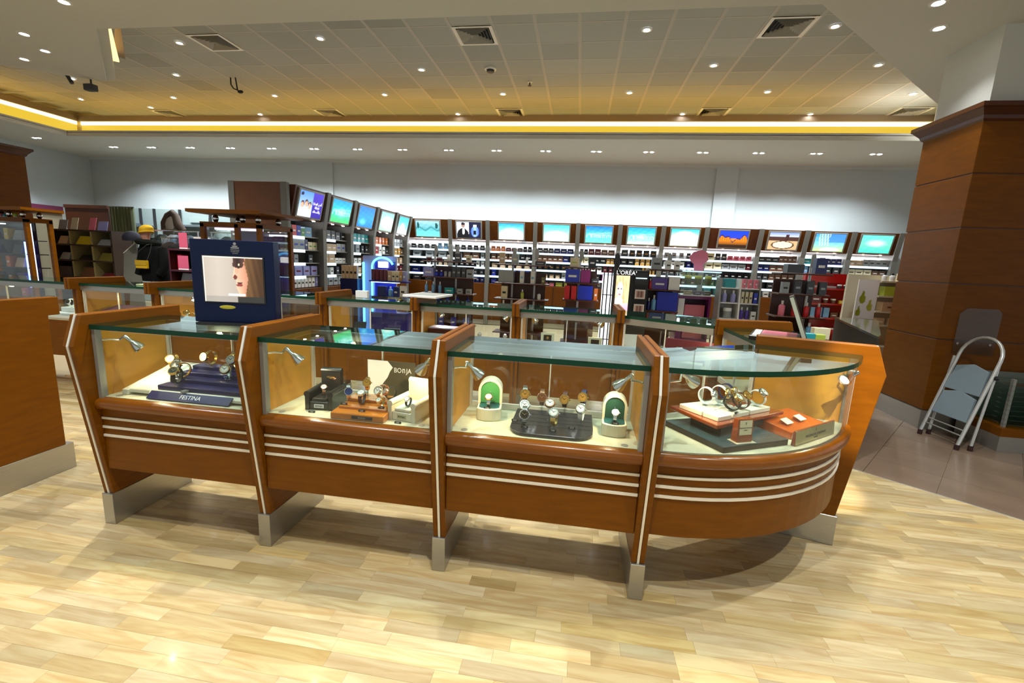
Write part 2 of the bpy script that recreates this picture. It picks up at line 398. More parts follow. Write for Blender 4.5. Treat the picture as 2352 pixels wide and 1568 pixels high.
for k in range(5):
    if first[k]: bpy.data.objects.remove(tms[k])

# ---- pillars clad in wood
def pillar(x0, y0, x1, y1, label, joints, shaft=True):
    t = thing('wood_pillar', label, 'pillar', (0, 0, 0))
    zz = [0.2] + joints + [3.14]
    for a, c in zip(zz[:-1], zz[1:]):
        MB().box(x0, y0, a + 0.006, x1, y1, c - 0.006).build('wood_panel', WOOD, t, bevel=0.003)
    MB().box(x0 + 0.012, y0 + 0.012, 0.0, x1 - 0.012, y1 - 0.012, 3.13).build('core', DWOOD, t)
    MB().box(x0 - 0.02, y0 - 0.02, 0, x1 + 0.02, y1 + 0.02, 0.2).build('steel_plinth', STEEL, t)
    b = MB(); pr_ = [(0.0, 3.12), (0.02, 3.14), (0.03, 3.17), (0.075, 3.225), (0.09, 3.235), (0.09, 3.275), (0.0, 3.28)]
    for (d0, z0), (d1, z1) in zip(pr_[:-1], pr_[1:]):
        q0 = [(x0 - d0, y0 - d0, z0), (x1 + d0, y0 - d0, z0), (x1 + d0, y1 + d0, z0), (x0 - d0, y1 + d0, z0)]
        q1 = [(x0 - d1, y0 - d1, z1), (x1 + d1, y0 - d1, z1), (x1 + d1, y1 + d1, z1), (x0 - d1, y1 + d1, z1)]
        b.add(q0 + q1, [(i, (i + 1) % 4, 4 + (i + 1) % 4, 4 + i) for i in range(4)])
    b.build('cornice', DWOOD, t)
    if shaft: MB().box(x0 + 0.06, y0 + 0.06, 3.2, x1 - 0.02, y1 - 0.02, 4.02).build('plaster_shaft', CEILP, t)
    return t
pillar(3.76, 5.24, 6.2, 6.02, 'wide cherry wood pillar with cornice behind the folding step ladder', [0.98, 1.56, 2.12, 2.64])
pillar(-12.6, 6.55, -10.45, 7.4, 'cherry wood pillar with cornice cut off by the left picture edge', [1.2, 2.1], False)

# ---- ceiling fittings
def downlight(label, x, y, z, n=1, watts=0, cat='downlight', ang=95, group=None, aim=None, blend=0.6):
    t = thing('downlight' if n == 1 else 'twin_downlight', label, cat, (x, y, z), 0, group)
    w = 0.065 if n == 1 else 0.14
    if n == 1:
        MB().lathe([(0.070, 0), (0.070, -0.006), (0.048, -0.010), (0.036, 0.0)], n=16, cap=False).build('trim_ring', WHITE, t, smooth=True)
        MB().lathe([(0.001, -0.002), (0.037, -0.002)], n=16).build('lamp', LAMP, t)
    else:
        MB().box(-0.13, -0.07, -0.008, 0.13, 0.07, 0).build('trim_plate', WHITE, t, bevel=0.003)
        for s in (-0.065, 0.065): MB().lathe([(0.036, -0.0085), (0.036, -0.012), (0.002, -0.012)], (s, 0, 0), n=14).build('lamp', LAMP, t)
    if watts: spot((0, 0, -0.03), watts, (0.97, 1.0, 0.98) if n == 1 else (0.88, 0.97, 1.0), ang, blend, aim, 0.04, t)
    return t
TW = [-11.83, -10.82, -9.76, -8.67, -7.55, -6.34, -5.2, -4.05, -2.93, -1.78, -0.62, 0.55, 1.75, 2.95, 4.15, 5.4, 6.6]
TW = [-11.83 + i * 1.092 for i in range(17)]
for i, x in enumerate(TW): downlight('%s twin downlight from the left in the soffit along the back wall' % ORD[i], x, 10.3, ZS, 2, W_TWIN, 'downlight', 135, 'twin downlights along the back wall', None)
for i, y in enumerate((9.5, 7.6)): downlight(('twin downlight in the left soffit nearest the back corner', 'twin downlight in the left soffit above the left pillar')[i], -13.0, y, ZS, 2, W_TWIN)
UP = [(-11.4, 9.3), (-10.2, 8.2), (-10.2, 9.86), (-8.98, 9.25), (-7.77, 8.1), (-7.77, 10.37), (-6.53, 6.92), (-6.53, 9.19), (-4.11, 6.9), (-4.11, 9.18), (-2.93, 8.05), (-2.92, 10.37), (-1.72, 6.34), (-1.70, 9.2),
      (0.68, 6.91), (0.69, 9.19), (1.87, 8.07), (1.9, 10.4), (3.06, 6.95), (3.1, 9.2), (4.28, 8.15), (4.38, 10.42), (5.53, 9.35)]
UPL = ['in the tiles by the far left cove', 'in the tiles left of the ceiling hook', 'in the tiles by the left corner vent', 'in the tiles in front of the left corner vent', 'in the tiles beside the ceiling hook',
       'by the cove between the two left rear vents', 'left of the front left vent', 'in the tiles ahead of the second rear vent', 'right of the front left vent', 'in the tiles right of the second rear vent',
       'in the tiles just left of the smoke detector', 'by the cove left of the middle rear vent', 'between the soffit edge and the middle front vent', 'in the tiles ahead of the middle rear vent', 'right of the middle front vent',
       'in the tiles right of the middle rear vent', 'below the front right vent', 'by the cove left of the right rear vent', 'by the diagonal soffit right of the front right vent', 'in the tiles ahead of the right rear vent',
       'at the middle of the diagonal soffit edge', 'by the cove right of the right rear vent', 'in the tiles near the right end of the cove']
for i, (x, y) in enumerate(UP):
    downlight('recessed downlight ' + UPL[i], x, y, ZU - 0.006, 1, W_UPPER if (x > -8 and i % 2 == 0) else 0, 'downlight', 90, 'downlights in the tiled ceiling')
SO = [(-7.64, 5.556, 'lowest of the four spots on the left soffit'), (-7.01, 5.345, 'spot on the left soffit nearest the glowing cove gap'), (-6.73, 4.93, 'spot on the left soffit farthest left and higher up'), (-5.4, 4.35, 'spot on the left soffit cut by the top picture edge'),
      (3.29, 5.35, 'lower spot of the pair on the right soffit'), (2.97, 4.9, 'upper spot of the pair on the right soffit')]
for x, y, l in SO: downlight(l, x, y, ZS, 1, W_SOFFIT * (.7 if x < 0 else .13), 'downlight', 110)
NEAR = [(-3.2, 2.75), (-1.1, 2.75), (1.0, 2.75), (2.4, 2.6), (-2.3, 1.2), (0.0, 0.9), (2.2, 0.7), (-4.6, 2.0)]
for i, (x, y) in enumerate(NEAR): downlight('near soffit downlight above the picture, %s in its two rows' % ORD[i], x, y, ZS, 1, W_SOFFIT * (1.0 if y > 2.3 else .8), 'downlight', 105, 'near soffit downlights')
VL = ['square air vent at the front left of the tiled ceiling', 'square air vent in the middle front of the tiled ceiling', 'square air vent at the front right of the tiled ceiling', 'square air vent at the rear by the left cove corner',
      'second square air vent from left along the rear cove', 'square air vent at the rear cove, middle of the row', 'square air vent at the rear cove right of middle', 'square air vent at the rear cove beside the right soffit']
for (x, y), l in zip(VENTS, VL):
    t = thing('air_vent', l, 'air vent', (x, y, ZU), 0, 'square ceiling vents')
    w = 0.27; MB().prism([(-w, -w * .93), (w, -w * .93), (w, w * .93), (-w, w * .93)], 0.045, 0.05, 'z').build('backing', BLACK, t)
    for k in range(6):
        r1, r0 = w - 0.042 * k, w - 0.042 * k - 0.026; z1, z0 = -0.014, 0.040
        if k == 0: r1 += 0.02; r0 -= .004; z1 = -0.004; z0 = 0.008
        if r0 < 0.02: r0 = 0.01
        q = [(-r1, -r1 * .93, z1 - .008), (r1, -r1 * .93, z1 - .008), (r1, r1 * .93, z1 - .008), (-r1, r1 * .93, z1 - .008), (-r0, -r0 * .93, z0 - .018), (r0, -r0 * .93, z0 - .018), (r0, r0 * .93, z0 - .018), (-r0, r0 * .93, z0 - .018)]
        MB().add(q, [(i, (i + 1) % 4, 4 + (i + 1) % 4, 4 + i) for i in range(4)]).build('louver' if k else 'vent_frame', WHITE if not k else TBAR, t)
t = thing('smoke_detector', 'round smoke detector in the tiles behind the middle vent', 'smoke detector', (-1.72, 8.06, ZU))
MB().lathe([(0.10, 0), (0.10, -0.02), (0.085, -0.03)], n=18).build('base_ring', WHITE, t, smooth=True)
MB().lathe([(0.07, -0.03), (0.06, -0.06), (0.04, -0.065)], n=18).build('sensor_dome', DARK, t, smooth=True)
t = thing('sprinkler_head', 'small sprinkler head in the tiles right of the smoke detector', 'sprinkler', (-1.116, 8.65, ZU))
MB().lathe([(0.045, 0), (0.045, -0.01), (0.015, -0.015)], n=14).build('escutcheon', WHITE, t, smooth=True)
MB().lathe([(0.012, -0.012), (0.012, -0.06), (0.035, -0.062), (0.035, -0.068)], n=12).build('deflector', DARK, t, smooth=True)
t = thing('ceiling_hook', 'black wire hook hanging from the tiles on the left', 'hook', (-6.68, 8.28, ZU))
MB().tube([(-0.1, 0, 0), (-0.1, 0, -0.12), (-0.05, 0, -0.19), (0.03, 0, -0.22), (0.11, 0, -0.25)], 0.012, 6).build('hook_wire', BLACK, t, smooth=True)
MB().tube([(0.0, 0, 0), (0.015, 0, -0.1), (0.03, 0, -0.22)], 0.012, 6).build('hook_stem', BLACK, t, smooth=True)
MB().ball((0.09, 0, -0.25), 0.06, 0.03, 0.03).build('hook_weight', BLACK, t, smooth=True)
t = thing('ceiling_camera', 'small black camera under the tip of the left soffit', 'camera', (-7.45, 6.25, ZS - 0.0))
MB().cyl((0, 0, 0), (0, 0, -0.08), 0.012).build('bracket', BLACK, t)
MB().box(-0.09, -0.05, -0.16, 0.06, 0.05, -0.07).build('camera_body', DARK, t, bevel=0.01)
t = thing('ceiling_speaker', 'dark slim bracket hanging behind the left soffit edge', 'bracket', (-8.5, 6.8, ZU))
MB().tube([(-0.07, 0, 0), (-0.05, 0, -0.5), (0.03, 0, -0.62)], 0.03, 6).build('bracket_arm', DARK, t, smooth=True)
# added spot, out of view, that brightens the end panel of the island
t = thing('downlight', 'added unseen spot in the near soffit brightening the counter island end', 'downlight', (1.0, 0.2, ZS))
MB().lathe([(0.070, 0), (0.070, -0.006), (0.054, -0.010), (0.048, 0.0)], n=16, cap=False).build('trim_ring', WHITE, t, smooth=True); MB().lathe([(0.001, -0.002), (0.050, -0.002)], n=16).build('lamp', LAMP, t)
spot((0, 0, -0.03), 1100, (1.0, 0.86, 0.62), 8.5, .5, None, 0.04, t).rotation_euler = (Vector((1.64, 2.68, 1.0)) - Vector((1.0, 0.2, 3.97))).to_track_quat('-Z', 'Y').to_euler()
# ================================================================ WATCH COUNTERS
PH = 1.215
PROF = [(0.012, 0.185), (-0.100, 1.055), (-0.045, PH), (0.545, PH), (0.545, 1.095), (0.475, 1.095), (0.475, 0.185)]
def in_prof(d):   # the profile shrunk in front and on top by d
    return [(0.012 + d, 0.185), (-0.100 + d, 1.055), (-0.045 + d * 0.7, PH - d), (0.545 - d, PH - d), (0.545 - d, 1.1), (0.47, 1.1), (0.47, 0.185)]
def divider(label, loc, rz=0, group='divider panels of the watch counters', tail=0.0):
    t = thing('divider_panel', label, 'panel', loc, rz, group)
    P = [(y + (tail if y > .3 else 0), z) for y, z in PROF]
    for s in (-1, 1):
        MB().prism(P, s * 0.006 if s > 0 else -0.032, 0.032 if s > 0 else -0.006, 'x').build('wood_leaf', WOOD, t, bevel=0.004)
    MB().prism([(y + (tail if y > .3 else 0), z) for y, z in in_prof(0.007)], -0.0058, 0.0058, 'x').build('groove_core', DWOOD, t)
    b = MB()
    for (y0, z0), (y1, z1) in ((PROF[0], PROF[1]), (PROF[1], PROF[2])):
        b.add([(-0.0056, y0 - .002, z0), (0.0056, y0 - .002, z0), (0.0056, y1 - .002, z1), (-0.0056, y1 - .002, z1), (-0.0056, y0 + .006, z0), (0.0056, y0 + .006, z0), (0.0056, y1 + .006, z1), (-0.0056, y1 + .006, z1)],
              [(0, 1, 2, 3), (4, 7, 6, 5), (0, 3, 7, 4), (1, 5, 6, 2), (0, 4, 5, 1), (3, 2, 6, 7)])
    b.build('steel_inlay', STRIP, t)
    MB().box(-0.034, 0.0, 0.0, 0.034, 0.52 + tail, 0.186).build('steel_foot', STEEL, t, bevel=0.002)
    return t
def spot_head(parent, base, elbow, head, aim, watts, mirror=1, lens=0.019):
    """a little spotlight on a bent arm: arm, head (> bulb)"""
    MB().tube([base, ((base[0] + elbow[0]) / 2, (base[1] + elbow[1]) / 2, base[2]), elbow], 0.0045, 6).build('lamp_arm', CHROME, parent, smooth=True)
    d = (Vector(aim) - Vector(head)).normalized(); q = d.to_track_quat('Z', 'Y').to_matrix().to_4x4()
    h = MB().lathe([(0.006, -0.075), (0.011, -0.07), (0.011, -0.03), (0.017, -0.02), (0.029, 0.012), (0.032, 0.03), (0.029, 0.03), (0.02, 0.005)], n=14, cap=False)
    h.add([], []); h.xf(Matrix.Translation(Vector(head)) @ q)
    ho = h.build('lamp_head', CHROME if watts else CHROME, parent, smooth=True)
    bu = MB().ball((0, 0, 0.008), lens, lens, 0.012, n=10); bu.xf(Matrix.Translation(Vector(head)) @ q); bu.build('bulb', WLAMP, ho, smooth=True)
    MB().cyl(elbow, tuple(Vector(head) - d * 0.07), 0.006, n=6).build('lamp_knuckle', CHROME, parent, smooth=True)
    if watts: spot(tuple(Vector(head) + d * 0.035), watts, (1.0, 0.79, 0.46), 165, 0.9, aim, 0.015, parent)
def base_parts(t, x0, x1, depth=0.44):
    MB().box(x0, 0.0, 0.345, x1, depth, 0.742).build('base_cabinet', WOOD, t, bevel=0.003)
    pr_ = [(-0.005, 0.69)] + [(-0.005 - 0.028 * math.sin(PI * k / 6), 0.69 + 0.062 * (1 - math.cos(PI * k / 6)) / 2 + 0.004) for k in range(1, 7)] + [(0.02, 0.762), (0.02, 0.69)]
    MB().prism(pr_, x0, x1, 'x').build('front_rail', WOODH, t, smooth=True)
    for z in (0.644, 0.593, 0.544): MB().box(x0 + 0.002, -0.006, z - 0.0065, x1 - 0.002, 0.002, z + 0.0065).build('steel_strip', STRIP, t)
def counter(label, x0, x1, loc, rz=0, watts=W_CASE, lamps=(1, 1), group='straight glass watch counters', holes=True):
    """glass case on a wood base: front at local y 0, staff side at y 0.44"""
    t = thing('watch_counter', label, 'counter', loc, rz, group)
    base_parts(t, x0, x1)
    MB().box(x0, 0.012, 0.742, x1, 0.436, 0.762).build('deck', DECK, t)
    MB().box(x0 + 0.012, 0.004, 0.764, x1 - 0.012, 0.010, 1.134).build('front_glass', GLASS, t)
    b = MB().box(x0, -0.012, 1.135, x1, 0.452, 1.160); b.mi = [0, 1, 1, 1, 1, 0]
    b.build('glass_top', [GLASSTOP, GEDGE], t)
    for s, x in ((1, x0), (-1, x1)):
        MB().box(min(x, x + s * .010), 0.03, 0.762, max(x, x + s * .010), 0.425, 1.134).build('side_lining', WOODIN, t)
        MB().box(min(x, x + s * .02), -0.004, 0.745, max(x, x + s * .02), 0.03, 1.134).build('corner_post', GREYM, t)
        MB().box(min(x + s * .010, x + s * .022), 0.412, 0.762, max(x + s * .010, x + s * .022), 0.436, 1.09).build('door_post', STRIP, t)
    MB().box(x0, 0.428, 1.082, x1, 0.444, 1.134).build('staff_side_band', STEEL, t, bevel=0.002)
    MB().box(x0, 0.425, 0.762, x1, 0.441, 0.785).build('door_track', STRIP, t)
    m = (x0 + x1) / 2
    MB().box(x0 + .022, 0.424, 0.785, m + .012, 0.428, 1.082).build('sliding_pane', GLASS, t)
    MB().box(m - .012, 0.432, 0.785, x1 - .022, 0.436, 1.082).build('sliding_pane', GLASS, t)
    MB().box(m - .003, 0.423, 0.785, m + .003, 0.437, 1.082).build('pane_edge_strip', STRIP, t)
    if holes:
        for s, x in ((1, x0), (-1, x1)): MB().lathe([(0.017, 0.762), (0.017, 0.7632)], (x + s * .075, 0.042, 0), 14).build('cable_grommet', GREYM, t)
    if lamps[0]: spot_head(t, (x0 + .02, 0.03, 1.072), (x0 + .065, 0.08, 1.066), (x0 + .105, 0.135, 1.032), (m - .12, 0.24, 0.76), watts)
    if lamps[1]: spot_head(t, (x1 - .02, 0.03, 1.072), (x1 - .065, 0.08, 1.066), (x1 - .105, 0.135, 1.032), (m + .12, 0.24, 0.76), watts)
    return t
FY = 1.985
FX = [-2.566, -1.589, -0.614, 0.372]
PL = ['wood divider panel at the left end of the front watch counters', 'wood divider panel between the white stand counter and the armchair counter', 'wood divider panel between the armchair counter and the green arch counter', 'wood divider panel between the green arch counter and the rounded corner']
for x, l in zip(FX, PL): divider(l, (x, FY, 0))
CL = ['front glass watch counter with the navy and white watch stand', 'front glass watch counter with the small black armchair', 'front glass watch counter with two green arched boxes']
CT = []
for k in range(3):
    CT.append(counter(CL[k], FX[k] + .0335 - (FX[k] + FX[k + 1]) / 2, FX[k + 1] - .0335 - (FX[k] + FX[k + 1]) / 2, ((FX[k] + FX[k + 1]) / 2, FY, 0), 0, W_CASE, (1, k > 0)))
# neighbouring block on the left, past the staff gap
divider('flat wood end panel cut by the left picture edge', (-3.508, FY + 0.01, 0))
counter('glass counter behind the left end panel', -0.46, 0.46, (-4.003, FY + 0.01, 0), 0, 0, (0, 0), None, False)

def sector(label, c, R, a0, a1, chord, loc_lamps, watts, name='corner_counter', extra=None):
    """rounded counter: arc front from angle a0 to a1 about c, straight staff side through chord points"""
    t = thing(name, label, 'counter', (c[0], c[1], 0))
    N = max(8, int(abs(a1 - a0) / 0.07))
    ch = [(x - c[0], y - c[1]) for x, y in chord]       # from the a1 end back to the a0 end
    def band(r0, r1, z0, z1, nm, m, smooth=True):
        o = arc(0, 0, r1, a0, a1, N); i = arc(0, 0, r0, a0, a1, N)
        b = MB(); n = N + 1
        b.add([(x, y, z0) for x, y in i] + [(x, y, z0) for x, y in o] + [(x, y, z1) for x, y in o] + [(x, y, z1) for x, y in i],
              [(k, k + 1, n + k + 1, n + k) for k in range(N)] + [(n + k, n + k + 1, 2 * n + k + 1, 2 * n + k) for k in range(N)] + [(2 * n + k, 2 * n + k + 1, 3 * n + k + 1, 3 * n + k) for k in range(N)] +
              [(3 * n + k, 3 * n + k + 1, k + 1, k) for k in range(N)] + [(0, n, 2 * n, 3 * n), (N, 3 * n + N, 2 * n + N, n + N)])
        return b.build(nm, m, t, smooth=smooth)
    def slab(r, z0, z1, nm, m, side=None, inset=0.0):
        b = MB().prism(arc(0, 0, r, a0, a1, N) + ch, z0, z1, 'z', 0, side); return b.build(nm, m, t)
    slab(R - 0.02, 0.345, 0.742, 'base_cabinet', WOOD).data.polygons.foreach_set('use_smooth', [False] * (N + 1 + len(ch) + 2))
    n = 7; prv = []
    for k in range(6):
        q0, q1 = PI * k / 6, PI * (k + 1) / 6
    o = MB(); rows = []
    for k in range(9):
        q = PI * k / 8; rows.append((R - 0.012 + 0.03 * math.sin(q), 0.694 + 0.068 * (1 - math.cos(q)) / 2))
    A = [a0 + (a1 - a0) * i / N for i in range(N + 1)]
    o.add([(r * math.cos(w), r * math.sin(w), z) for r, z in rows for w in A], [(k * (N + 1) + i, k * (N + 1) + i + 1, (k + 1) * (N + 1) + i + 1, (k + 1) * (N + 1) + i) for k in range(8) for i in range(N)])
    o.build('front_rail', WOODH, t, smooth=True)
    for z in (0.644, 0.593, 0.544): band(R - 0.024, R - 0.013, z - 0.0065, z + 0.0065, 'steel_strip', STRIP)
    slab(R - 0.03, 0.742, 0.762, 'deck', DECK)
    band(R - 0.018, R - 0.012, 0.764, 1.134, 'curved_front_glass', GLASS)
    slab(R + 0.008, 1.135, 1.160, 'glass_top', [GLASSTOP, GEDGE], 1)
    # staff side: band, track and two panes along the chord
    p, q = Vector(ch[0]), Vector(ch[-1]); d = (q - p).normalized(); n_ = Vector((-d.y, d.x))
    if n_.dot(p) < 0: n_ = -n_
    L = (q - p).length
    def wall(s0, s1, o0, o1, z0, z1, nm, m):
        pts = [p + d * s0 + n_ * o0, p + d * s1 + n_ * o0, p + d * s1 + n_ * o1, p + d * s0 + n_ * o1]
        MB().prism([tuple(v) for v in pts], z0, z1, 'z').build(nm, m, t)
    wall(0, L, 0.0, 0.016, 1.082, 1.134, 'staff_side_band', STEEL); wall(0, L, 0, 0.014, 0.762, 0.785, 'door_track', STRIP)
    wall(0.02, L / 2 + .01, 0.003, 0.007, 0.785, 1.082, 'sliding_pane', GLASS); wall(L / 2 - .01, L - .02, 0.009, 0.013, 0.785, 1.082, 'sliding_pane', GLASS)
    wall(0.0, 0.014, 0, 0.016, 0.785, 1.082, 'door_post', STRIP); wall(L - .014, L, 0, 0.016, 0.785, 1.082, 'door_post', STRIP); wall(L / 2 - .003, L / 2 + .003, 0, 0.014, 0.785, 1.082, 'pane_edge_strip', STRIP)
    # wood lined ends
    for w, cp in ((a0, ch[-1]), (a1, ch[0])):
        e = Vector(((R - .05) * math.cos(w), (R - .05) * math.sin(w))); g = Vector(cp); dd = (e - g).normalized(); nn = Vector((-dd.y, dd.x))
        mid = Vector((0.8 * math.cos((a0 + a1) / 2), 0.8 * math.sin((a0 + a1) / 2)))
        if nn.dot(mid - g) < 0: nn = -nn
        pts = [g + dd * .02 + nn * .002, e + nn * .002, e + nn * .010, g + dd * .02 + nn * .010]
        MB().prism([tuple(v) for v in pts], 0.762, 1.134, 'z').build('side_lining', WOODIN, t)
        e2 = Vector(((R - .012) * math.cos(w), (R - .012) * math.sin(w))); pts = [e + nn * .002, e2 + nn * .002, e2 + nn * .022, e + nn * .022]
        MB().prism([tuple(v) for v in pts], 0.745, 1.134, 'z').build('corner_post', GREYM, t)
    for base, elbow, head, aim in loc_lamps:
        f = lambda v: (v[0] - c[0], v[1] - c[1], v[2])
        spot_head(t, f(base), f(elbow), f(head), f(aim), watts)
    return t
CC = (0.45, 3.225)
R_ = 1.245
EA, EB = (1.085, 2.852), (1.082, 3.627)              # staff ends of the two radial panels
sector('rounded glass corner counter with the tilted square watch tray', CC, R_, math.radians(-92.0), math.radians(-26.2), [(1.072, 2.815), (0.410, 2.425)],
       [((0.425, 2.05, 1.072), (0.50, 2.12, 1.07), (0.565, 2.19, 1.06), (0.95, 2.4, 0.78)), ((1.50, 2.66, 1.085), (1.47, 2.60, 1.085), (1.44, 2.53, 1.055), (0.90, 2.28, 0.78))], W_CASE * 1.15)
def radial(label, p, ang):      # panel whose staff-side end is at p and which points outwards at ang
    d = Vector((math.cos(ang), math.sin(ang))); f = Vector(p) + d * 0.545
    return divider(label, (f.x, f.y, 0), ang + PI / 2)
radial('orange lit wood panel closing the rounded corner on the right', EA, math.radians(-15.3))
radial('wood panel at the back right of the counter island', EB, math.radians(13.3))
BX = [-5.29, -4.335, -3.395, -2.455, -1.505, -0.545, 0.385]
sector('short glass counter at the right end of the island', CC, R_, math.radians(-21.4), math.radians(21.4), [(1.115, 3.565), (1.12, 2.915)], [], 0, 'end_counter')
sector('rounded glass counter at the far right corner of the island', CC, R_, math.radians(26.8), math.radians(91.3), [(0.420, 4.03), (1.07, 3.66)],
       [((1.4, 3.9, 1.08), (1.35, 3.9, 1.08), (1.25, 3.9, 1.04), (0.9, 4.0, 0.78))], W_BACKCASE)
# far row, its back to the camera
BY = 4.50
BPL = ['leftmost wood panel of the far counter row', 'wood panel of the far row below the yellow capped mannequin', 'wood panel of the far row hidden behind the navy display', 'wood panel of the far row right of the navy display',
       'wood panel of the far row under the white tray', 'wood panel in the middle of the far counter row', 'wood panel of the far row in front of the cosmetics portrait']
for x, l in zip(BX, BPL): divider(l, (x, BY, 0), PI)
BCL = ['far row glass counter at the left with burgundy tray', 'far row glass counter full of gold watches', 'far row glass counter behind the navy display', 'far row glass counter in front of the blue neon arch',
       'far row glass counter right of the white tray with dark red box', 'far row glass counter with two framed cards']
for k in range(6):
    c = (BX[k] + BX[k + 1]) / 2; h = (BX[k + 1] - BX[k]) / 2 - .0335
    counter(BCL[k], -h, h, (c, BY, 0), PI, W_BACKCASE, (1, 1) if k in (1, 4, 5) else (1, 0) if k in (0, 3) else (0, 0), 'far row of watch counters', False)
counter('far row glass counter running out of the picture on the left', -0.60, 1.2, (-5.93, BY, 0), PI, W_BACKCASE, (1, 1), None, False)
# ================================================================ PERFUME SHELVING
def lerp(a, b, t): return tuple(x + (y - x) * t for x, y in zip(a, b))
def ell(u, v, cx, cy, rx, ry): return ((u - cx) / rx) ** 2 + ((v - cy) / ry) ** 2 < 1
def p_family(u, v):
    if u > 0.55: c = (70, 48, 190) if not (0.45 < v < 0.62 and False) else (0, 0, 0); return lerp((52, 36, 150), c, v)
    c = lerp((235, 240, 250), (80, 140, 215), v)
    for k, (cx, cy) in enumerate(((0.14, 0.45), (0.30, 0.5), (0.45, 0.43))):
        if ell(u, v, cx, cy - 0.32, 0.10, 0.24): c = ((245, 245, 250), (230, 235, 245), (225, 230, 240))[k]
        if ell(u, v, cx, cy + 0.06, 0.07, 0.12): c = (70, 45, 40)
        if ell(u, v, cx, cy, 0.058, 0.11): c = (235, 175, 145)
    if ell(u, v, 0.09, 0.88, 0.06, 0.07): c = (25, 25, 60)
    return c
def p_mix(sky, mid, low, blob=None, extra=None):
    def f(u, v):
        c = lerp(low, mid, min(1, v * 2)) if v < 0.5 else lerp(mid, sky, (v - 0.5) * 2)
        n = math.sin(u * 17 + v * 5) * math.sin(v * 23 - u * 7)
        c = tuple(max(0, min(255, x + 8 * n)) for x in c)
        if blob:
            cx, cy, rx, ry, bc, e = blob; d = math.sqrt(((u - cx) / rx) ** 2 + ((v - cy) / ry) ** 2)
            if d < 1: c = lerp(bc, c, d ** e)
        if extra: c = extra(u, v, c)
        return c
    return f
def x_ships(u, v, c):
    if ell(u, v, .1, .72, .04, .2) or ell(u, v, .88, .7, .06, .18): return (20, 70, 70)
    if abs(v - .5 - .1 * math.sin(u * 12)) < .05: return (60, 130, 140)
    return c
def p_tux(u, v):
    if u > 0.52:
        c = (25, 28, 55)
        if ell(u, v, .76, .42, .17, .34): c = lerp((150, 190, 250), (60, 90, 190), abs(u - .76) * 6)
        if .70 < u < .81 and .2 < v < .5: c = (10, 12, 25)
        if .69 < u < .83 and .72 < v < .86: c = (230, 235, 240)
        return c
    c = (215, 220, 240) if u > .4 or v > .5 else (190, 195, 215)
    if ell(u, v, .26, .12, .25, .5): c = (18, 18, 24)
    if ell(u, v, .28, .42, .05, .2) : c = (235, 235, 245)
    if ell(u, v, .27, .8, .075, .15): c = (150, 120, 110)
    if ell(u, v, .27, .9, .08, .08): c = (30, 25, 28)
    return c
def x_arcs(u, v, c):
    for k in range(6):
        d = math.sqrt((u - (.14 + .15 * k)) ** 2 + ((v - .38) * .62) ** 2)
        if (abs(d - .075) < .014 or abs(d - .11 - .01 * k) < .008) and v > .3: return lerp(c, (225, 255, 250), .65)
    return c
def p_sun(u, v):
    c = lerp((70, 60, 200), (20, 60, 190), v) if v > .55 else lerp((60, 35, 20), (240, 140, 30), v * 1.8)
    h = .52 + .14 * math.sin(u * 9) + .08 * math.sin(u * 23)
    if .42 < v < h: c = lerp((250, 150, 40), (190, 90, 20), abs(math.sin(u * 40)))
    if v < .2: c = (45, 30, 22)
    if h < v < h + .06: c = (30, 30, 80)
    return c
def p_basin(u, v):
    c = (70, 45, 40) if v > .5 else (190, 160, 120)
    if v > .74: c = lerp((190, 200, 225), (90, 110, 160), (v - .74) * 3)
    if .55 < u < .66 and .5 < v < .9: c = (60, 35, 35)
    if ell(u, v, .5, .27, .4, .24): c = (80, 55, 45)
    if ell(u, v, .5, .28, .34, .19): c = (235, 215, 180)
    return c
def x_col(u, v, c):
    if .12 < u < .5 and v > .3 and int(u * 22 + v * 3) % 2: return (185, 225, 225)
    if u > .4 and v > .5: return lerp(c, (60, 120, 220), .7)
    return c
TEAL, AQ = (30, 150, 175), (90, 215, 225)
PICT = {'family': p_family, 'teal interior': p_mix((20, 140, 215), (50, 200, 190), (80, 210, 110), (.5, .45, .3, .3, (140, 240, 235), 1), x_arcs),
        'deep blue': p_mix((25, 110, 225), (25, 140, 235), (30, 120, 225), (.3, .25, .3, .22, (110, 225, 250), 1)),
        'pale garden': p_mix((130, 225, 230), (170, 240, 220), (150, 235, 160), (.55, .45, .5, .4, (240, 255, 245), 2)),
        'aqua dome': p_mix((60, 170, 200), (110, 215, 230), (200, 240, 240), (.45, .4, .3, .3, (235, 255, 255), 2)),
        'sailing ships': p_mix((150, 185, 195), (90, 165, 175), (110, 235, 225), None, x_ships), 'tuxedo': p_tux,
        'white beach': p_mix((40, 150, 205), (150, 225, 235), (250, 255, 255), (.5, .2, .55, .6, (255, 255, 255), 3)),
        'green wave': p_mix((60, 195, 215), (160, 240, 225), (190, 250, 215), (.5, .3, .5, .4, (255, 255, 255), 2)),
        'white arches': p_mix((30, 110, 200), (80, 195, 205), (110, 215, 190), None, x_arcs),
        'seaside resort': p_mix((30, 150, 215), (90, 200, 195), (215, 255, 235), (.5, .45, .2, .25, (170, 245, 240), 1), x_arcs),
        'bright glare': p_mix((40, 185, 220), (225, 250, 235), (215, 245, 200), (.5, .45, .5, .5, (255, 255, 245), 4)),
        'orange sunset': p_sun, 'stone basin': p_basin, 'blue cliff': p_mix((60, 140, 220), (110, 185, 215), (190, 240, 140), (.55, .1, .4, .15, (245, 255, 235), 2), x_col),
        'green pool': p_mix((95, 215, 200), (110, 225, 185), (70, 205, 190), (.5, .55, .4, .25, (235, 255, 240), 1.5))}
BOXC = {}
def bcol(n, r, g, b, rough=0.3): BOXC[n] = pal('carton_' + n.replace(' ', '_'), r, g, b, rough, coat=0.2)
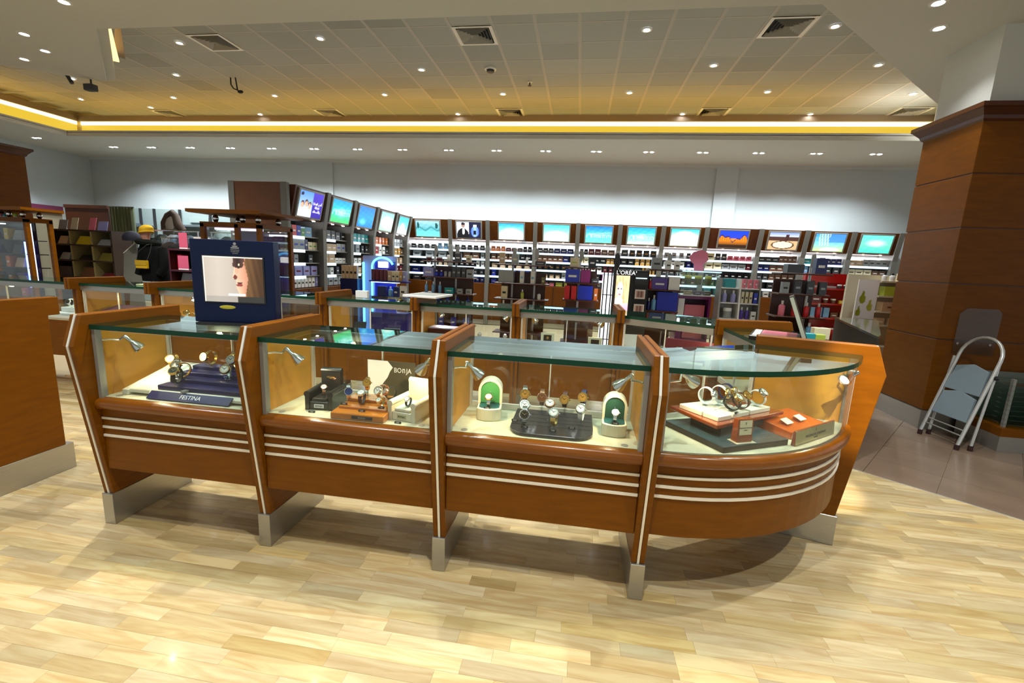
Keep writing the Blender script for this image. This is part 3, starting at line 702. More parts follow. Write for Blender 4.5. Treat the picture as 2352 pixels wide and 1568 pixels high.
for n, c in {'black': (18, 18, 20), 'dark grey': (52, 54, 58), 'white': (225, 225, 222), 'cream': (214, 203, 170), 'brown': (105, 70, 48), 'maroon': (95, 22, 34), 'gold': (190, 140, 60), 'navy': (18, 28, 95), 'royal blue': (28, 50, 180),
             'sky blue': (110, 165, 210), 'teal': (25, 150, 160), 'green': (70, 140, 60), 'lime': (170, 185, 60), 'red': (190, 20, 28), 'pink': (215, 110, 130), 'magenta': (140, 25, 110), 'purple': (80, 55, 150), 'beige': (190, 160, 125), 'silver grey': (150, 155, 158),
             'yellow': (215, 185, 40), 'olive': (120, 110, 45), 'lilac': (150, 150, 205), 'orange': (205, 110, 50)}.items(): bcol(n, *c)
MESHC = {}
def box_obj(kind, w, d, h, color, band=None):
    """one product; meshes shared between alike pieces"""
    key = (kind, round(w, 3), round(d, 3), round(h, 3), color, band)
    if key not in MESHC:
        b = MB(); ms = [BOXC[color], BOXC[(band if band != 'plain' else None) or ('white' if color not in ('white', 'cream', 'silver grey') else 'black')]]
        if kind == 'carton':
            b.box(-w / 2, -d / 2, 0, w / 2, d / 2, h)
            if band != 'plain': b.box(-w * .30, -d / 2 - .0012, h * .38, w * .30, -d / 2, h * .56, 1)
            o = b.build('wide_carton' if w >= .14 else 'perfume_box', ms if band != 'plain' else ms[:1], bevel=0.0015)  # the wider cartons, named apart from the narrow ones
        elif kind == 'bottle':
            r = w / 2; b.lathe([(r * .9, 0), (r, .01), (r, h * .62), (r * .75, h * .72), (r * .32, h * .76)], n=10)
            b.lathe([(r * .40, h * .76), (r * .40, h)], n=8, mi=1); o = b.build('bottle', ms, smooth=True)
        elif kind == 'tub':
            r = w / 2; b.lathe([(r * .92, 0), (r, .008), (r, h * .7)], n=12); b.lathe([(r * 1.03, h * .7), (r * 1.03, h * .97), (r * .97, h)], n=12, mi=1); o = b.build('tub', ms, smooth=True)
        elif kind == 'pouch':
            b.add([(-w / 2, -d / 2, 0), (w / 2, -d / 2, 0), (w / 2, d / 2, 0), (-w / 2, d / 2, 0), (-w * .42, -d * .1, h), (w * .42, -d * .1, h), (w * .42, d * .1, h), (-w * .42, d * .1, h)],
                  [(0, 3, 2, 1), (0, 1, 5, 4), (1, 2, 6, 5), (2, 3, 7, 6), (3, 0, 4, 7), (4, 5, 6, 7)]); o = b.build('gift_pouch', ms[:1], bevel=0.006)
        MESHC[key] = [o, True]
        return o
    o = MESHC[key][0].copy(); COL.objects.link(o); return o
KN = {'carton': ('perfume_box', 'carton', 'box'), 'bottle': ('bottle', 'bottle', 'bottle'), 'tub': ('tub', 'tub', 'tub'), 'pouch': ('gift_pouch', 'pouch', 'pouch')}
def product(kind, w, d, h, color, M, x, y, z, label, group, band=None, rz=0.0):
    o = box_obj(kind, w, d, h, color, band)
    p = M @ Vector((x, y, z)); o.location = p; o.rotation_euler = (0, 0, M.to_euler().z + rz)
    tag(o, label, KN[kind][2], group); return o
rs = random.Random(21)
SCH = 1.0
def fill_shelf(M, x0, x1, y, z, hmax, plan, where, group, gap=0.012, dmax=0.16, jitter=0.15):
    """plan: list of (kind, colour, width, height, count[, band]); laid left to right, things named by their place among those of the same colour"""
    its = []
    for p in plan:
        for _ in range(p[4]): its.append(p)
    tot = sum(p[2] for p in its); sp = (x1 - x0 - tot) / max(1, len(its))
    sp = max(0.004, sp); x = x0 + sp / 2; cnt = {}; num = {}
    kk = lambda p: ('wide carton' if p[0] == 'carton' and p[2] >= .14 else KN[p[0]][1], p[1])
    for p in its: num[kk(p)] = num.get(kk(p), 0) + 1
    for p in its:
        kind, color, w, h = p[:4]
        if x + w > x1 + 0.01: break
        k = kk(p); i = cnt.get(k, 0); cnt[k] = i + 1
        lab = ('%s %s ' % (color, k[0])) if num[k] == 1 else ('%s %s %s from left ' % (ORD[i], color, k[0]))
        d = min(dmax, w if kind in ('bottle', 'tub') else max(.05, w * .7))
        product(kind, w, d, min(h * SCH, hmax), color, M, x + w / 2, y + d / 2 + .01, z, lab + where, group, p[5] if len(p) > 5 else None, rs.uniform(-jitter, jitter) * .3)
        x += w + sp
SHZ = [1.83, 1.63, 1.43, 1.23, 1.045]
BASEW = mat('base_wood', (0.10, 0.028, 0.0015), .38, noise=.12, nscale=5, stretch=(1, 1, 6), spec=.2)
def bay(w, M, rz, pic, label, plans, dark=False, col_l=True, col_r=False, name='perfume_shelf_unit', back=None, tube=(0, 1), grp='perfume shelf units', closed=0.0):
    p = M @ Vector((0, 0, 0)); t = thing(name, label, 'shelf unit', p, rz, grp)
    h = w / 2
    MB().box(-h + .051, 0.47, 0.0, h - .051, 0.49, 2.5).build('back_panel', back or BACKP, t)
    MB().box(-h + .05, 0.01, 0.12, h - .05, 0.47, 1.035).build('base_cabinet', BASEW, t, bevel=.004)
    MB().box(-h + .05, 0.04, 0.0, h - .05, 0.46, 0.12).build('plinth', STEEL, t)
    MB().box(-.004, 0.004, 0.14, .004, 0.012, 1.02).build('door_gap', BLACK, t)
    prof = [(0.47, 0.0), (-0.01, 0.0), (-0.02, 1.95), (-0.13, 2.545), (0.47, 2.545)]
    for s, on in ((-h, col_l), (h, col_r)):
        if on: MB().prism(prof, s - .05, s + .05, 'x').build('column', COLM, t, bevel=.006)
    MB().prism([(0.01, 2.08), (-0.10, 2.535), (0.47, 2.535), (0.47, 2.08)], -h + .05, h - .05, 'x').build('pelmet', DWOOD if dark else BASEW, t)
    th = math.atan2(0.11, 0.455); c = (-0.05, 2.305)
    R = Matrix.Translation((0, c[0], c[1])) @ Matrix.Rotation(PI / 2 + th, 4, 'X')
    pw, ph = min(.60, w - .30), .375
    b = MB().box(-pw / 2 - .03, -ph / 2 - .025, -.02, pw / 2 + .03, ph / 2 + .025, .022); b.xf(R); fr = b.build('lightbox_frame', GREYM, t, bevel=.006)
    q = R @ Matrix.Translation((0, 0, .0235))
    o = picture('poster', pw, ph, 44, 30, PICT[pic], POSTER, fr, q.to_translation(), q.to_euler())
    for s in (-.17, .17): MB().cyl((s, 0.0, 2.078), (s, 0.0, 2.066), .022, n=10).build('pelmet_lamp', glow('small_lamp', (1, .95, .85), 8, False), t)
    xa, xb = -h + .06 + tube[0] * w, -h + .06 + tube[1] * (w - .12)
    MB().box(xa, 0.36, 1.92, xb, 0.46, 2.03).build('light_tube', SHELFLIGHT, t)
    for k, z in enumerate(SHZ[:4]):
        sh = MB().box(-h + .05, 0.06, z - .016, h - .05, 0.47, z).build('shelf', WHITE if not closed else GREYM, t)
        MB().box(xa, 0.050, z - .046, xb, 0.06, z - .001).build('lit_edge', SHELFEDGE, sh)
        if closed: MB().box(xb + .02, 0.30, z - .02, h - .06, 0.46, z + .18).build('shelf_divider', BACKP2, t)
    for k, pl in enumerate(plans):
        fill_shelf(M, -h + .07, h - .07, 0.07, SHZ[k] + .0005, .155, pl, 'on %s shelf under %s poster' % (ORD[k], pic), 'cartons under the %s poster' % pic)
    return t
BACKP = mat('dark_shelf_back', (0.09, 0.085, 0.08), 0.6)
BACKP2 = mat('grey_shelf_back', (0.12, 0.115, 0.10), 0.6)
POSTER = print_mat('lit_poster', 0.62)
XC = [-4.35, -3.21, -2.27, -1.11, -0.10, 0.87, 1.84, 2.79, 3.94, 4.89, 5.82, 6.74]
def R_(n): return rs.randint(*n)
def c_(color, n, w=.09, h=.11, kind='carton', band=None): return (kind, color, w, h, n) if not band else (kind, color, w, h, n, band)
BP = [('sailing ships', [[c_('dark grey', 4, .12, .09), c_('sky blue', 2, .1, .12)], [c_('silver grey', 3, .2, .11, 'carton', 'black')], [c_('black', 2, .15, .11), c_('white', 2, .1, .1), c_('beige', 2)], [c_('navy', 2, .22, .12), c_('black', 2, .15, .1)], [c_('dark grey', 3, .2, .12)]]),
      ('tuxedo', [[c_('dark grey', 5, .11, .1)], [c_('brown', 3, .18, .11), c_('silver grey', 1)], [c_('black', 4, .1, .1), c_('white', 2, .08)], [c_('dark grey', 5, .09, .12)], [c_('royal blue', 4, .11, .1), c_('navy', 2)]]),
      ('white beach', [[c_('orange', 3, .1, .1), c_('maroon', 3, .12, .08), c_('black', 2)], [c_('brown', 4, .12, .11), c_('black', 3, .12, .11)], [c_('beige', 5, .13, .09)], [c_('royal blue', 6, .09, .12)], [c_('royal blue', 2, .12, .08), c_('white', 3, .15, .08)]]),
      ('green wave', [[c_('dark grey', 3, .12, .1), c_('navy', 3, .15, .1)], [c_('brown', 5, .12, .11), c_('navy', 2, .14, .11)], [c_('black', 6, .1, .12, 'carton', 'gold')], [c_('beige', 4, .1, .07), c_('silver grey', 2)], [c_('pink', 3, .11, .06), c_('lime', 2, .16, .07)]]),
      ('white arches', [[c_('black', 2), c_('maroon', 2, .14, .12), c_('brown', 2, .15, .11)], [c_('cream', 3, .1, .12), c_('black', 2, .14, .13), c_('gold', 2, .08, .1)], [c_('white', 4, .1, .1), c_('maroon', 2)], [c_('black', 3, .14, .12), c_('magenta', 2, .1, .13)], [c_('dark grey', 4, .12, .1)]]),
      ('seaside resort', [[c_('dark grey', 1, .15, .14), c_('black', 4, .13, .13, 'carton', 'gold')], [c_('black', 2, .13, .12), c_('gold', 3, .09, .12), c_('black', 1)], [c_('dark grey', 3, .14, .1), c_('gold', 4, .05, .12)], [c_('white', 3, .1, .08), c_('brown', 3, .1, .1)], [c_('beige', 3), c_('maroon', 2)]]),
      ('bright glare', [[c_('silver grey', 3, .1, .11, 'carton', 'maroon'), c_('dark grey', 2)], [c_('white', 3, .12, .1), c_('navy', 2)], [c_('dark grey', 3, .13, .12), c_('olive', 3, .1, .13, 'tub')], [c_('brown', 4, .13, .1)], [c_('black', 4, .14, .1)]]),
      ('orange sunset', [[c_('cream', 1, .18, .13, 'carton', 'black'), c_('dark grey', 2, .11, .13), c_('pink', 4, .11, .09, 'carton', 'maroon')], [c_('cream', 2, .17, .12, 'carton', 'black'), c_('silver grey', 3, .16, .1, 'carton', 'dark grey'), c_('maroon', 1)], [c_('black', 7, .1, .09)], [c_('green', 4, .1, .1), c_('brown', 3, .12, .08)], [c_('teal', 2, .16, .11), c_('navy', 2, .2, .12)]]),
      ('stone basin', [[c_('dark grey', 3, .14, .1), c_('brown', 4, .09, .14)], [c_('navy', 2, .12, .11), c_('brown', 2, .14, .11), c_('lilac', 2, .12, .11)], [c_('dark grey', 2, .11, .11), c_('brown', 4, .12, .11)], [c_('black', 3, .14, .12), c_('silver grey', 1)], [c_('white', 3, .12, .1), c_('black', 2)]]),
      ('blue cliff', [[c_('teal', 2, .15, .1), c_('white', 1, .12, .14), c_('navy', 3, .1, .11)], [c_('sky blue', 2), c_('dark grey', 3, .12, .12)], [c_('beige', 6, .09, .12, 'carton', 'black')], [c_('maroon', 3, .14, .1), c_('red', 2)], [c_('navy', 2, .15, .12), c_('black', 3, .14, .12)]]),
      ('green pool', [[c_('beige', 2, .14, .1), c_('silver grey', 4, .12, .12)], [c_('cream', 3, .15, .1), c_('brown', 2, .13, .09)], [c_('beige', 4, .16, .1)], [c_('cream', 3, .14, .11), c_('white', 2)], [c_('white', 3, .12, .1), c_('beige', 2)]])]
SCH = 1.22
for k, (pic, plans) in enumerate(BP):
    x0, x1 = XC[k], XC[k + 1]; M = Matrix.Translation(((x0 + x1) / 2, 10.98, 0))
    bay(x1 - x0, M, 0, pic, 'back wall perfume shelf unit under the %s lightbox' % pic, plans, k in (7,), True, k == 10)
WY = [6.07, 6.96, 7.86, 8.78, 9.73, 10.57]
WP = [('family', [[c_('green', 1, .1, .13), c_('red', 1, .12, .13), c_('royal blue', 1, .1, .13), c_('green', 1, .1, .1), c_('sky blue', 2, .17, .12), c_('maroon', 1, .1, .1)], [c_('white', 1, .12, .15), c_('silver grey', 2, .14, .13, 'carton', 'royal blue'), c_('navy', 1, .08, .14), c_('cream', 2, .12, .1, 'carton', 'green')],
                  [c_('silver grey', 1, .1, .1), c_('dark grey', 1, .1, .1)], [c_('navy', 1, .1, .1), c_('lilac', 3, .17, .12, 'carton', 'maroon')], [c_('white', 7, .075, .15, 'carton', 'black'), c_('lilac', 1, .07, .15)]]),
      ('teal interior', [[c_('dark grey', 3, .12, .12), c_('black', 2, .14, .11)], [c_('beige', 3, .14, .1), c_('silver grey', 2, .14, .11, 'carton', 'royal blue')], [c_('beige', 2, .18, .12), c_('white', 3, .1, .07)], [c_('white', 2, .1, .1), c_('dark grey', 2)], [c_('silver grey', 4, .14, .13), c_('lilac', 1)]]),
      ('deep blue', [[c_('lime', 1, .12, .14), c_('teal', 4, .13, .14)], [c_('silver grey', 2, .14, .12), c_('dark grey', 2)], [c_('white', 3, .1, .08), c_('brown', 2)], [c_('beige', 3, .12, .1)], [c_('dark grey', 4, .12, .1)]]),
      ('pale garden', [[c_('orange', 5, .12, .12)], [c_('red', 2, .11, .13), c_('white', 2, .13, .14), c_('dark grey', 1)], [c_('white', 3, .13, .1), c_('maroon', 1)], [c_('brown', 3, .14, .1)], [c_('dark grey', 3, .14, .1)]]),
      ('aqua dome', [[c_('silver grey', 4, .14, .13)], [c_('gold', 3, .16, .13), c_('brown', 1)], [c_('beige', 3, .16, .11)], [c_('maroon', 3, .16, .13)], [c_('brown', 3, .14, .1)]])]
for k, (pic, plans) in enumerate(WP):
    y0, y1 = WY[k], WY[k + 1]; M = Matrix.Translation((-4.18, (y0 + y1) / 2, 0)) @ Matrix.Rotation(PI / 2, 4, 'Z')
    bay(y1 - y0, M, PI / 2, pic, 'side wing perfume shelf unit under the %s lightbox' % pic, plans, True, k > 0, k == 4, tube=(0, .5 if k < 4 else .6), grp='side wing shelf units', closed=1.0)
SCH = 1.0
# Arabic lines on the family poster, as presentation forms in visual order
ARW = mat('white_print', (0.9, 0.9, 0.95), .5, emis=(1, 1, 1), es=.8); ARW.cycles.emission_sampling = 'NONE'
def ar(s):
    T = {'ا': ('\ufe8d', '\ufe8e'), 'أ': ('\ufe83', '\ufe84'), 'ث': ('\ufe99', '\ufe9a', '\ufe9b', '\ufe9c'), 'م': ('\ufee1', '\ufee2', '\ufee3', '\ufee4'), 'ن': ('\ufee5', '\ufee6', '\ufee7', '\ufee8'), 'ل': ('\ufedd', '\ufede', '\ufedf', '\ufee0'),
         'ه': ('\ufee9', '\ufeea', '\ufeeb', '\ufeec'), 'د': ('\ufea9', '\ufeaa'), 'ي': ('\ufef1', '\ufef2', '\ufef3', '\ufef4'), 'ع': ('\ufec9', '\ufeca', '\ufecb', '\ufecc'), 'ئ': ('\ufe89', '\ufe8a', '\ufe8b', '\ufe8c'), 'ة': ('\ufe93', '\ufe94'),
         'و': ('\ufeed', '\ufeee'), 'ص': ('\ufeb9', '\ufeba', '\ufebb', '\ufebc'), 'ق': ('\ufed5', '\ufed6', '\ufed7', '\ufed8'), 'ء': ('\ufe80',), ' ': (' ',)}
    out = []
    for i, ch in enumerate(s):
        f = T[ch]; pj = i > 0 and len(T[s[i - 1]]) == 4 and len(f) > 1; nj = i < len(s) - 1 and len(f) == 4 and len(T[s[i + 1]]) > 1
        out.append(f[3] if pj and nj else f[1] if pj else f[2] if nj else f[0])
    return ''.join(reversed(out))
fam = [o for o in bpy.data.objects if o.name == 'poster' or o.name.startswith('poster.')][11]
for line, dy in ((ar('أثمن الهدايا'), .02), (ar('للعائلة'), -.055), (ar('والأصدقاء'), -.125)): text(line, .052, ARW, fam.parent, (0, 0, 0), name='arabic_line')
for o, dy in zip([o for o in bpy.data.objects if o.name.startswith('arabic_line')], (.03, -.03, -.09)):
    o.matrix_basis = fam.matrix_basis @ Matrix.Translation((.163, dy, .0015))
# tower end of the side wing
t = thing('tower_end', 'tall plain cherry wood end of the side shelving with grey edges', 'shelf end', (-4.6, 6.0, 0))
MB().box(-.36, 0.0, 0.12, .36, .06, 2.545).build('end_panel', mat('tower_wood', (0.12, 0.034, 0.002), .35, noise=.12, nscale=5, stretch=(1, 1, 6)), t)
for s in (-1, 1): MB().box(min(s * .36, s * .455), -.012, 0, max(s * .36, s * .455), .066, 2.55).build('edge_post', COLM, t, bevel=.008)
MB().box(-.36, .005, 0, .36, .055, .12).build('plinth', STEEL, t)
# far side of the wing, seen only as its back
struct('trim_9', MB().box(-5.05, 6.07, 0, -4.69, 11.5, 2.53), DWOOD)
# ================================================================ MID-FLOOR DISPLAYS
T_ = lambda x, y, z=0.0, rz=0.0: Matrix.Translation((x, y, z)) @ Matrix.Rotation(rz, 4, 'Z')
FROST = glass('frosted_acrylic', (0.80, 0.86, 0.86), 1.45, 0.15)
ACR = glass('clear_acrylic', (0.90, 0.95, 0.95), 1.5)
def fin(b, x, y, z, h, w=.07):      # leaf-shaped top of a gondola pole
    pts = [(x - .012, z), (x + .012, z), (x + w * .7, z + h * .45), (x + w * .55, z + h * .85), (x + w * .25, z + h), (x - .012, z + h * .9)]
    b.prism(pts, y - .008, y + .008, 'y')
def gondola(label, cx, cy, w, shelves, poles, where, plan, spine=DWOOD, sm=DWOOD, pt=1.8, sd=.30, rz=0, fins=True, glass_top=False):
    """free-standing shelf stand: plinth, spine board, poles with leaf tops, shelves on the front"""
    M = T_(cx, cy, 0, rz); t = thing('display_stand', label, 'display stand', (cx, cy, 0), rz)
    MB().box(-w / 2, -sd, 0, w / 2, .12, .10).build('plinth', STEEL, t)
    MB().box(-w * .42, -.01, .1, w * .42, .012, shelves[-2] + .16 if len(shelves) > 1 else 1.2).build('spine_board', spine, t)
    for x in poles:
        MB().cyl((x, -.02, .1), (x, -.02, pt - .17), .017, n=8).build('pole', ALU, t, smooth=True)
        if fins: b = MB(); fin(b, x, -.02, pt - .19, .19); b.build('pole_fin', GREYM, t)
    for i, z in enumerate(shelves):
        last = i == len(shelves) - 1
        MB().box(-w / 2, -sd, z - .018, w / 2, -.015, z).build('shelf', (FROST if glass_top and last else sm), t, bevel=.004)
        if i < len(plan) and plan[i]: fill_shelf(M, -w / 2 + .01, w / 2 - .01, -sd + .01, z + .0006, (shelves[i + 1] - z - .03) if not last else .5, plan[i], where % ORD[len(shelves) - 1 - i] if '%' in where else where, 'goods on ' + label[:40], dmax=.2, jitter=.3)
    return t
P = lambda kind, color, w, h, n, band=None: (kind, color, w, h, n) if not band else (kind, color, w, h, n, band)
gondola('wood display stand with two leaf topped poles and blue bottles', -2.0, 7.0, .82, [.55, .85, 1.06, 1.31, 1.55], (-.29, .06), 'on %s shelf, stand behind white tray',
        [[P('carton', 'royal blue', .08, .14, 4)], [P('bottle', 'royal blue', .055, .2, 5, 'navy')], [P('bottle', 'sky blue', .05, .17, 3, 'white'), P('carton', 'teal', .14, .09, 1), P('carton', 'silver grey', .08, .08, 2)],
         [P('carton', 'lilac', .16, .13, 1), P('bottle', 'royal blue', .06, .1, 2), P('bottle', 'silver grey', .05, .12, 2), P('carton', 'dark grey', .06, .16, 3, 'silver grey'), P('carton', 'silver grey', .1, .13, 1)],
         [P('tub', 'maroon', .09, .06, 2), P('bottle', 'white', .05, .13, 1), P('carton', 'dark grey', .1, .12, 1), P('carton', 'cream', .08, .1, 1)]])
gondola('dark display stand holding pale cartons and a clear case', -.83, 6.8, .80, [.55, .80, 1.05, 1.28, 1.55], (-.17, .17), 'on %s shelf, stand left of red bags',
        [None, [P('bottle', 'teal', .07, .22, 2, 'white'), P('bottle', 'silver grey', .06, .2, 1)], [P('carton', 'cream', .09, .18, 1), P('bottle', 'lime', .05, .14, 1), P('bottle', 'white', .05, .12, 1)],
         [P('carton', 'silver grey', .22, .18, 1, 'plain'), P('carton', 'white', .06, .18, 2, 'sky blue'), P('carton', 'olive', .05, .1, 1)], [P('carton', 'beige', .08, .16, 1), P('carton', 'silver grey', .1, .15, 1, 'cream'), P('bottle', 'white', .04, .14, 1), P('carton', 'dark grey', .15, .06, 1)]])
gondola('wood display stand with red and blue gift bags', .04, 6.6, .50, [.50, .80, 1.10, 1.34, 1.55], (-.04,), 'on %s shelf, stand left of portrait',
        [None, [P('carton', 'navy', .15, .12, 1, 'plain'), P('carton', 'red', .2, .12, 1, 'plain')], [P('carton', 'red', .07, .19, 2, 'plain'), P('carton', 'royal blue', .2, .2, 1, 'plain'), P('carton', 'orange', .05, .17, 1)],
         [P('carton', 'royal blue', .19, .18, 1, 'white'), P('carton', 'magenta', .13, .21, 1, 'plain'), P('carton', 'dark grey', .1, .06, 1)], [P('carton', 'cream', .12, .13, 1, 'lime'), P('carton', 'black', .1, .14, 1)]])
# black cosmetics stand with the lit portrait
t = thing('cosmetics_stand', 'black cosmetics stand with a lit portrait of a blonde woman', 'display stand', (.62, 6.2, 0))
MB().box(-.16, -.14, 0, .28, .16, 1.545).build('cabinet', BLACK, t, bevel=.006)
MB().box(-.30, -.10, .1, -.165, .12, 1.46).build('light_side', glow('side_light', (.95, .92, 1), 1.3, False), t)
for z in (.6, .9, 1.2): MB().box(-.302, -.105, z, -.163, -.098, z + .012).build('side_bar', DARK, t)
for k in range(3): MB().box(-.30 + .05 * k, -.12, .1, -.285 + .05 * k, -.105, 1.5).build('side_post', DARK, t)
def p_blonde(u, v):
    c = lerp((205, 165, 120), (235, 200, 150), v)
    if ell(u, v, .45, .62, .42, .36): c = (225, 195, 150) if math.sin(u * 30 + v * 8) > 0 else (205, 170, 120)
    if ell(u, v, .38, .66, .22, .2): c = (240, 210, 200)
    if v < .36: c = lerp((225, 190, 185), (215, 130, 215), 1 - v * 2.6)
    if ell(u, v, .35, .4, .3, .1): c = (238, 208, 195)
    for ex in (.27, .48):
        if ell(u, v, ex, .69, .05, .018): c = (60, 60, 80)
    if ell(u, v, .37, .56, .07, .016): c = (200, 90, 100)
    if ell(u, v, .36, .61, .03, .02): c = (220, 180, 170)
    if u > .78 and v < .75 and v > .36: c = (215, 205, 150)
    return c
picture('portrait', .19, .56, 26, 60, p_blonde, print_mat('lit_portrait', .85), t, (-.055, -.1415, 1.19))
text("L'ORÉAL", .075, mat('white_sign', (.9, .9, .9), .5, emis=(1, 1, 1), es=.7), t, (.0, -.1425, 1.505))
for z, k in ((1.44, 0), (1.24, 1), (1.05, 2)):
    f = MB().box(.10, -.175, z - .075, .26, -.141, z + .075).build('tester_shelf', DARK if k == 0 else BLACK, t)
    if k: picture('shade_card', .13, .12, 14, 10, lambda u, v: (235, 225, 220) if (v > .8 or v < .12 or u < .08 or u > .92) else ((150, 110, 105), (200, 160, 150), (120, 80, 75))[int(u * 9) % 3], print_mat('shade_print'), f, (.18, -.1765, z))
    else: MB().box(.11, -.185, 1.44, .25, -.176, 1.452).build('lit_ledge', SHELFEDGE, f)
b = MB(); fin(b, -.16, -.13, 1.50, .26, .09); b.build('pole_fin', DARK, t); MB().cyl((-.155, -.135, .05), (-.155, -.135, 1.62), .022, n=8).build('pole', DARK, t)
gondola('wood display stand with purple boxes and a blue gift case', 1.11, 6.42, .42, [.5, .78, 1.03, 1.31, 1.57], (.07,), 'on %s shelf, stand beside magenta cabinet',
        [None, None, [P('bottle', 'navy', .05, .16, 1), P('bottle', 'sky blue', .06, .2, 1, 'white'), P('carton', 'royal blue', .26, .25, 1, 'plain')], [P('bottle', 'red', .04, .14, 1), P('carton', 'purple', .19, .15, 1, 'white'), P('carton', 'white', .14, .17, 1, 'plain')],
         [P('carton', 'silver grey', .13, .15, 1), P('carton', 'white', .07, .12, 2)]])
# clear case above a magenta cabinet
t = thing('magenta_cabinet', 'magenta cosmetics cabinet with pink boxes in its niches', 'cabinet', (1.53, 6.42, 0))
MG = pal('magenta_lacquer', 120, 15, 105, .3, coat=.4); MGD = pal('magenta_shadow_panel', 85, 8, 65, .35)
b = MB().box(-.19, -.14, 0, -.11, .16, 1.24).box(.20, -.14, 0, .23, .16, 1.24).box(-.11, -.14, 1.2, .20, .16, 1.24).box(-.11, -.14, .92, .2, .16, .95).box(-.11, -.14, .62, .2, .16, .66).box(-.11, -.14, 0, .2, .16, .3); b.build('cabinet_shell', MG, t)
MB().box(-.11, .13, .3, .2, .158, 1.2).build('niche_back', MGD, t)
for z, n in ((.951, 'upper'), (.661, 'lower')): product('carton', .26, .14, .17, 'pink', T_(1.57, 6.42), 0, -.03, z, 'pink gift box in the %s niche of the magenta cabinet' % n, 'pink boxes in the magenta cabinet', 'plain')
MB().box(-.19, -.165, .98, -.112, -.1405, 1.2).build('price_holder', WHITE, t)
t = thing('clear_case', 'clear lit display case with olive jars on top of the magenta cabinet', 'display case', (1.59, 6.42, 1.241))
b = MB(); b.box(-.24, -.16, 0.012, .24, -.154, .315).box(-.24, .154, 0.012, .24, .16, .315).box(.234, -.154, 0.012, .24, .154, .315).box(-.24, -.154, 0.012, -.234, .154, .315); b.build('case_panes', ACR, t)
MB().box(-.24, -.16, 0, .24, .16, .012).build('case_floor', WHITE, t); MB().box(-.25, -.17, .315, .25, .17, .33).build('lit_lid', glow('lid_edge', (.55, .85, 1), .7, False), t)
MB().box(-.2, -.1, .14, .2, .1, .148).build('inner_shelf', ACR, t)
for k in range(3): product('tub', .09, .09, .12, 'olive', T_(1.59, 6.42), -.13 + .13 * k, -.03, 1.241 + .1485, '%s olive jar from left inside the clear case' % ORD[k], 'olive jars', 'yellow')
for k, c in enumerate(('gold', 'maroon', 'brown')): product('carton', .1, .07, .05, c, T_(1.59, 6.42), -.12 + .12 * k, -.05, 1.2535, 'small %s carton on the floor of the clear case' % c, 'cartons in clear case')
t = thing('pink_figure_cutout', 'pink card cut-out standing on the clear case', 'sign', (1.58, 6.42, 1.572))
MB().prism([(-.05, 0), (.07, 0), (.06, .09), (.12, .15), (.10, .25), (.02, .28), (-.08, .25), (-.13, .18), (-.10, .12), (-.06, .09)], -.006, .006, 'y').build('cutout', BOXC['pink'], t)
MB().box(-.08, -.03, 0, .1, .03, .008).build('foot', ACR, t)
# white sloping gondola
t = thing('white_gondola', 'white sloping display stand with teal and lilac bottles', 'display stand', (2.0, 6.0, 0))
for s, w in ((-1, 0), (0, 0), (1, 0)):
    x = s * .235; MB().prism([(-.20, 0), (.14, 0), (.14, 1.5), (-.02, 1.5)], x - .01, x + .01, 'x').build('side_panel', GREYM if s else WHITE, t)
M_ = T_(2.0, 6.0)
for k, z in enumerate((.42, .72, 1.0, 1.20, 1.385)):
    y0 = -.20 + .18 * z / 1.5 + .01
    MB().box(-.225, y0, z - .014, .225, .13, z).build('shelf', WHITE, t)
    pl = (([], []), ([P('bottle', 'silver grey', .06, .15, 3)], [P('bottle', 'dark grey', .05, .15, 3)]), ([P('tub', 'silver grey', .1, .13, 1, 'white')], [P('bottle', 'purple', .045, .15, 2, 'white'), P('carton', 'white', .06, .1, 1)]), ([P('bottle', 'lilac', .06, .15, 2)], [P('carton', 'cream', .033, .14, 3), P('carton', 'royal blue', .045, .13, 1)]), ([P('carton', 'teal', .12, .11, 1, 'plain')], [P('carton', 'pink', .035, .11, 3, 'white')]))[k]
    for xa, xb, p_ in ((-.222, -.014, pl[0]), (.014, .222, pl[1])): fill_shelf(M_, xa, xb, y0, z + .0006, .18, p_, 'on %s shelf, white sloping stand' % ORD[4 - k], 'goods on the white sloping stand', dmax=.09, jitter=0)
MB().box(-.235, .125, 0, .235, .14, 1.5).build('back_board', GREYM, t)
gondola('curved wood display stand with red bottles and a smoky fin', 2.62, 6.0, .56, [.62, .85, 1.09, 1.36, 1.60], (.16,), 'on %s shelf, stand with red bottles',
        [None, [P('bottle', 'sky blue', .07, .17, 2)], [P('bottle', 'pink', .07, .18, 1), P('bottle', 'red', .06, .17, 3)], [P('carton', 'silver grey', .08, .13, 1, 'black'), P('carton', 'dark grey', .08, .15, 3, 'silver grey')], [P('carton', 'dark grey', .18, .1, 1, 'plain'), P('carton', 'navy', .12, .18, 1)]], pt=1.84)
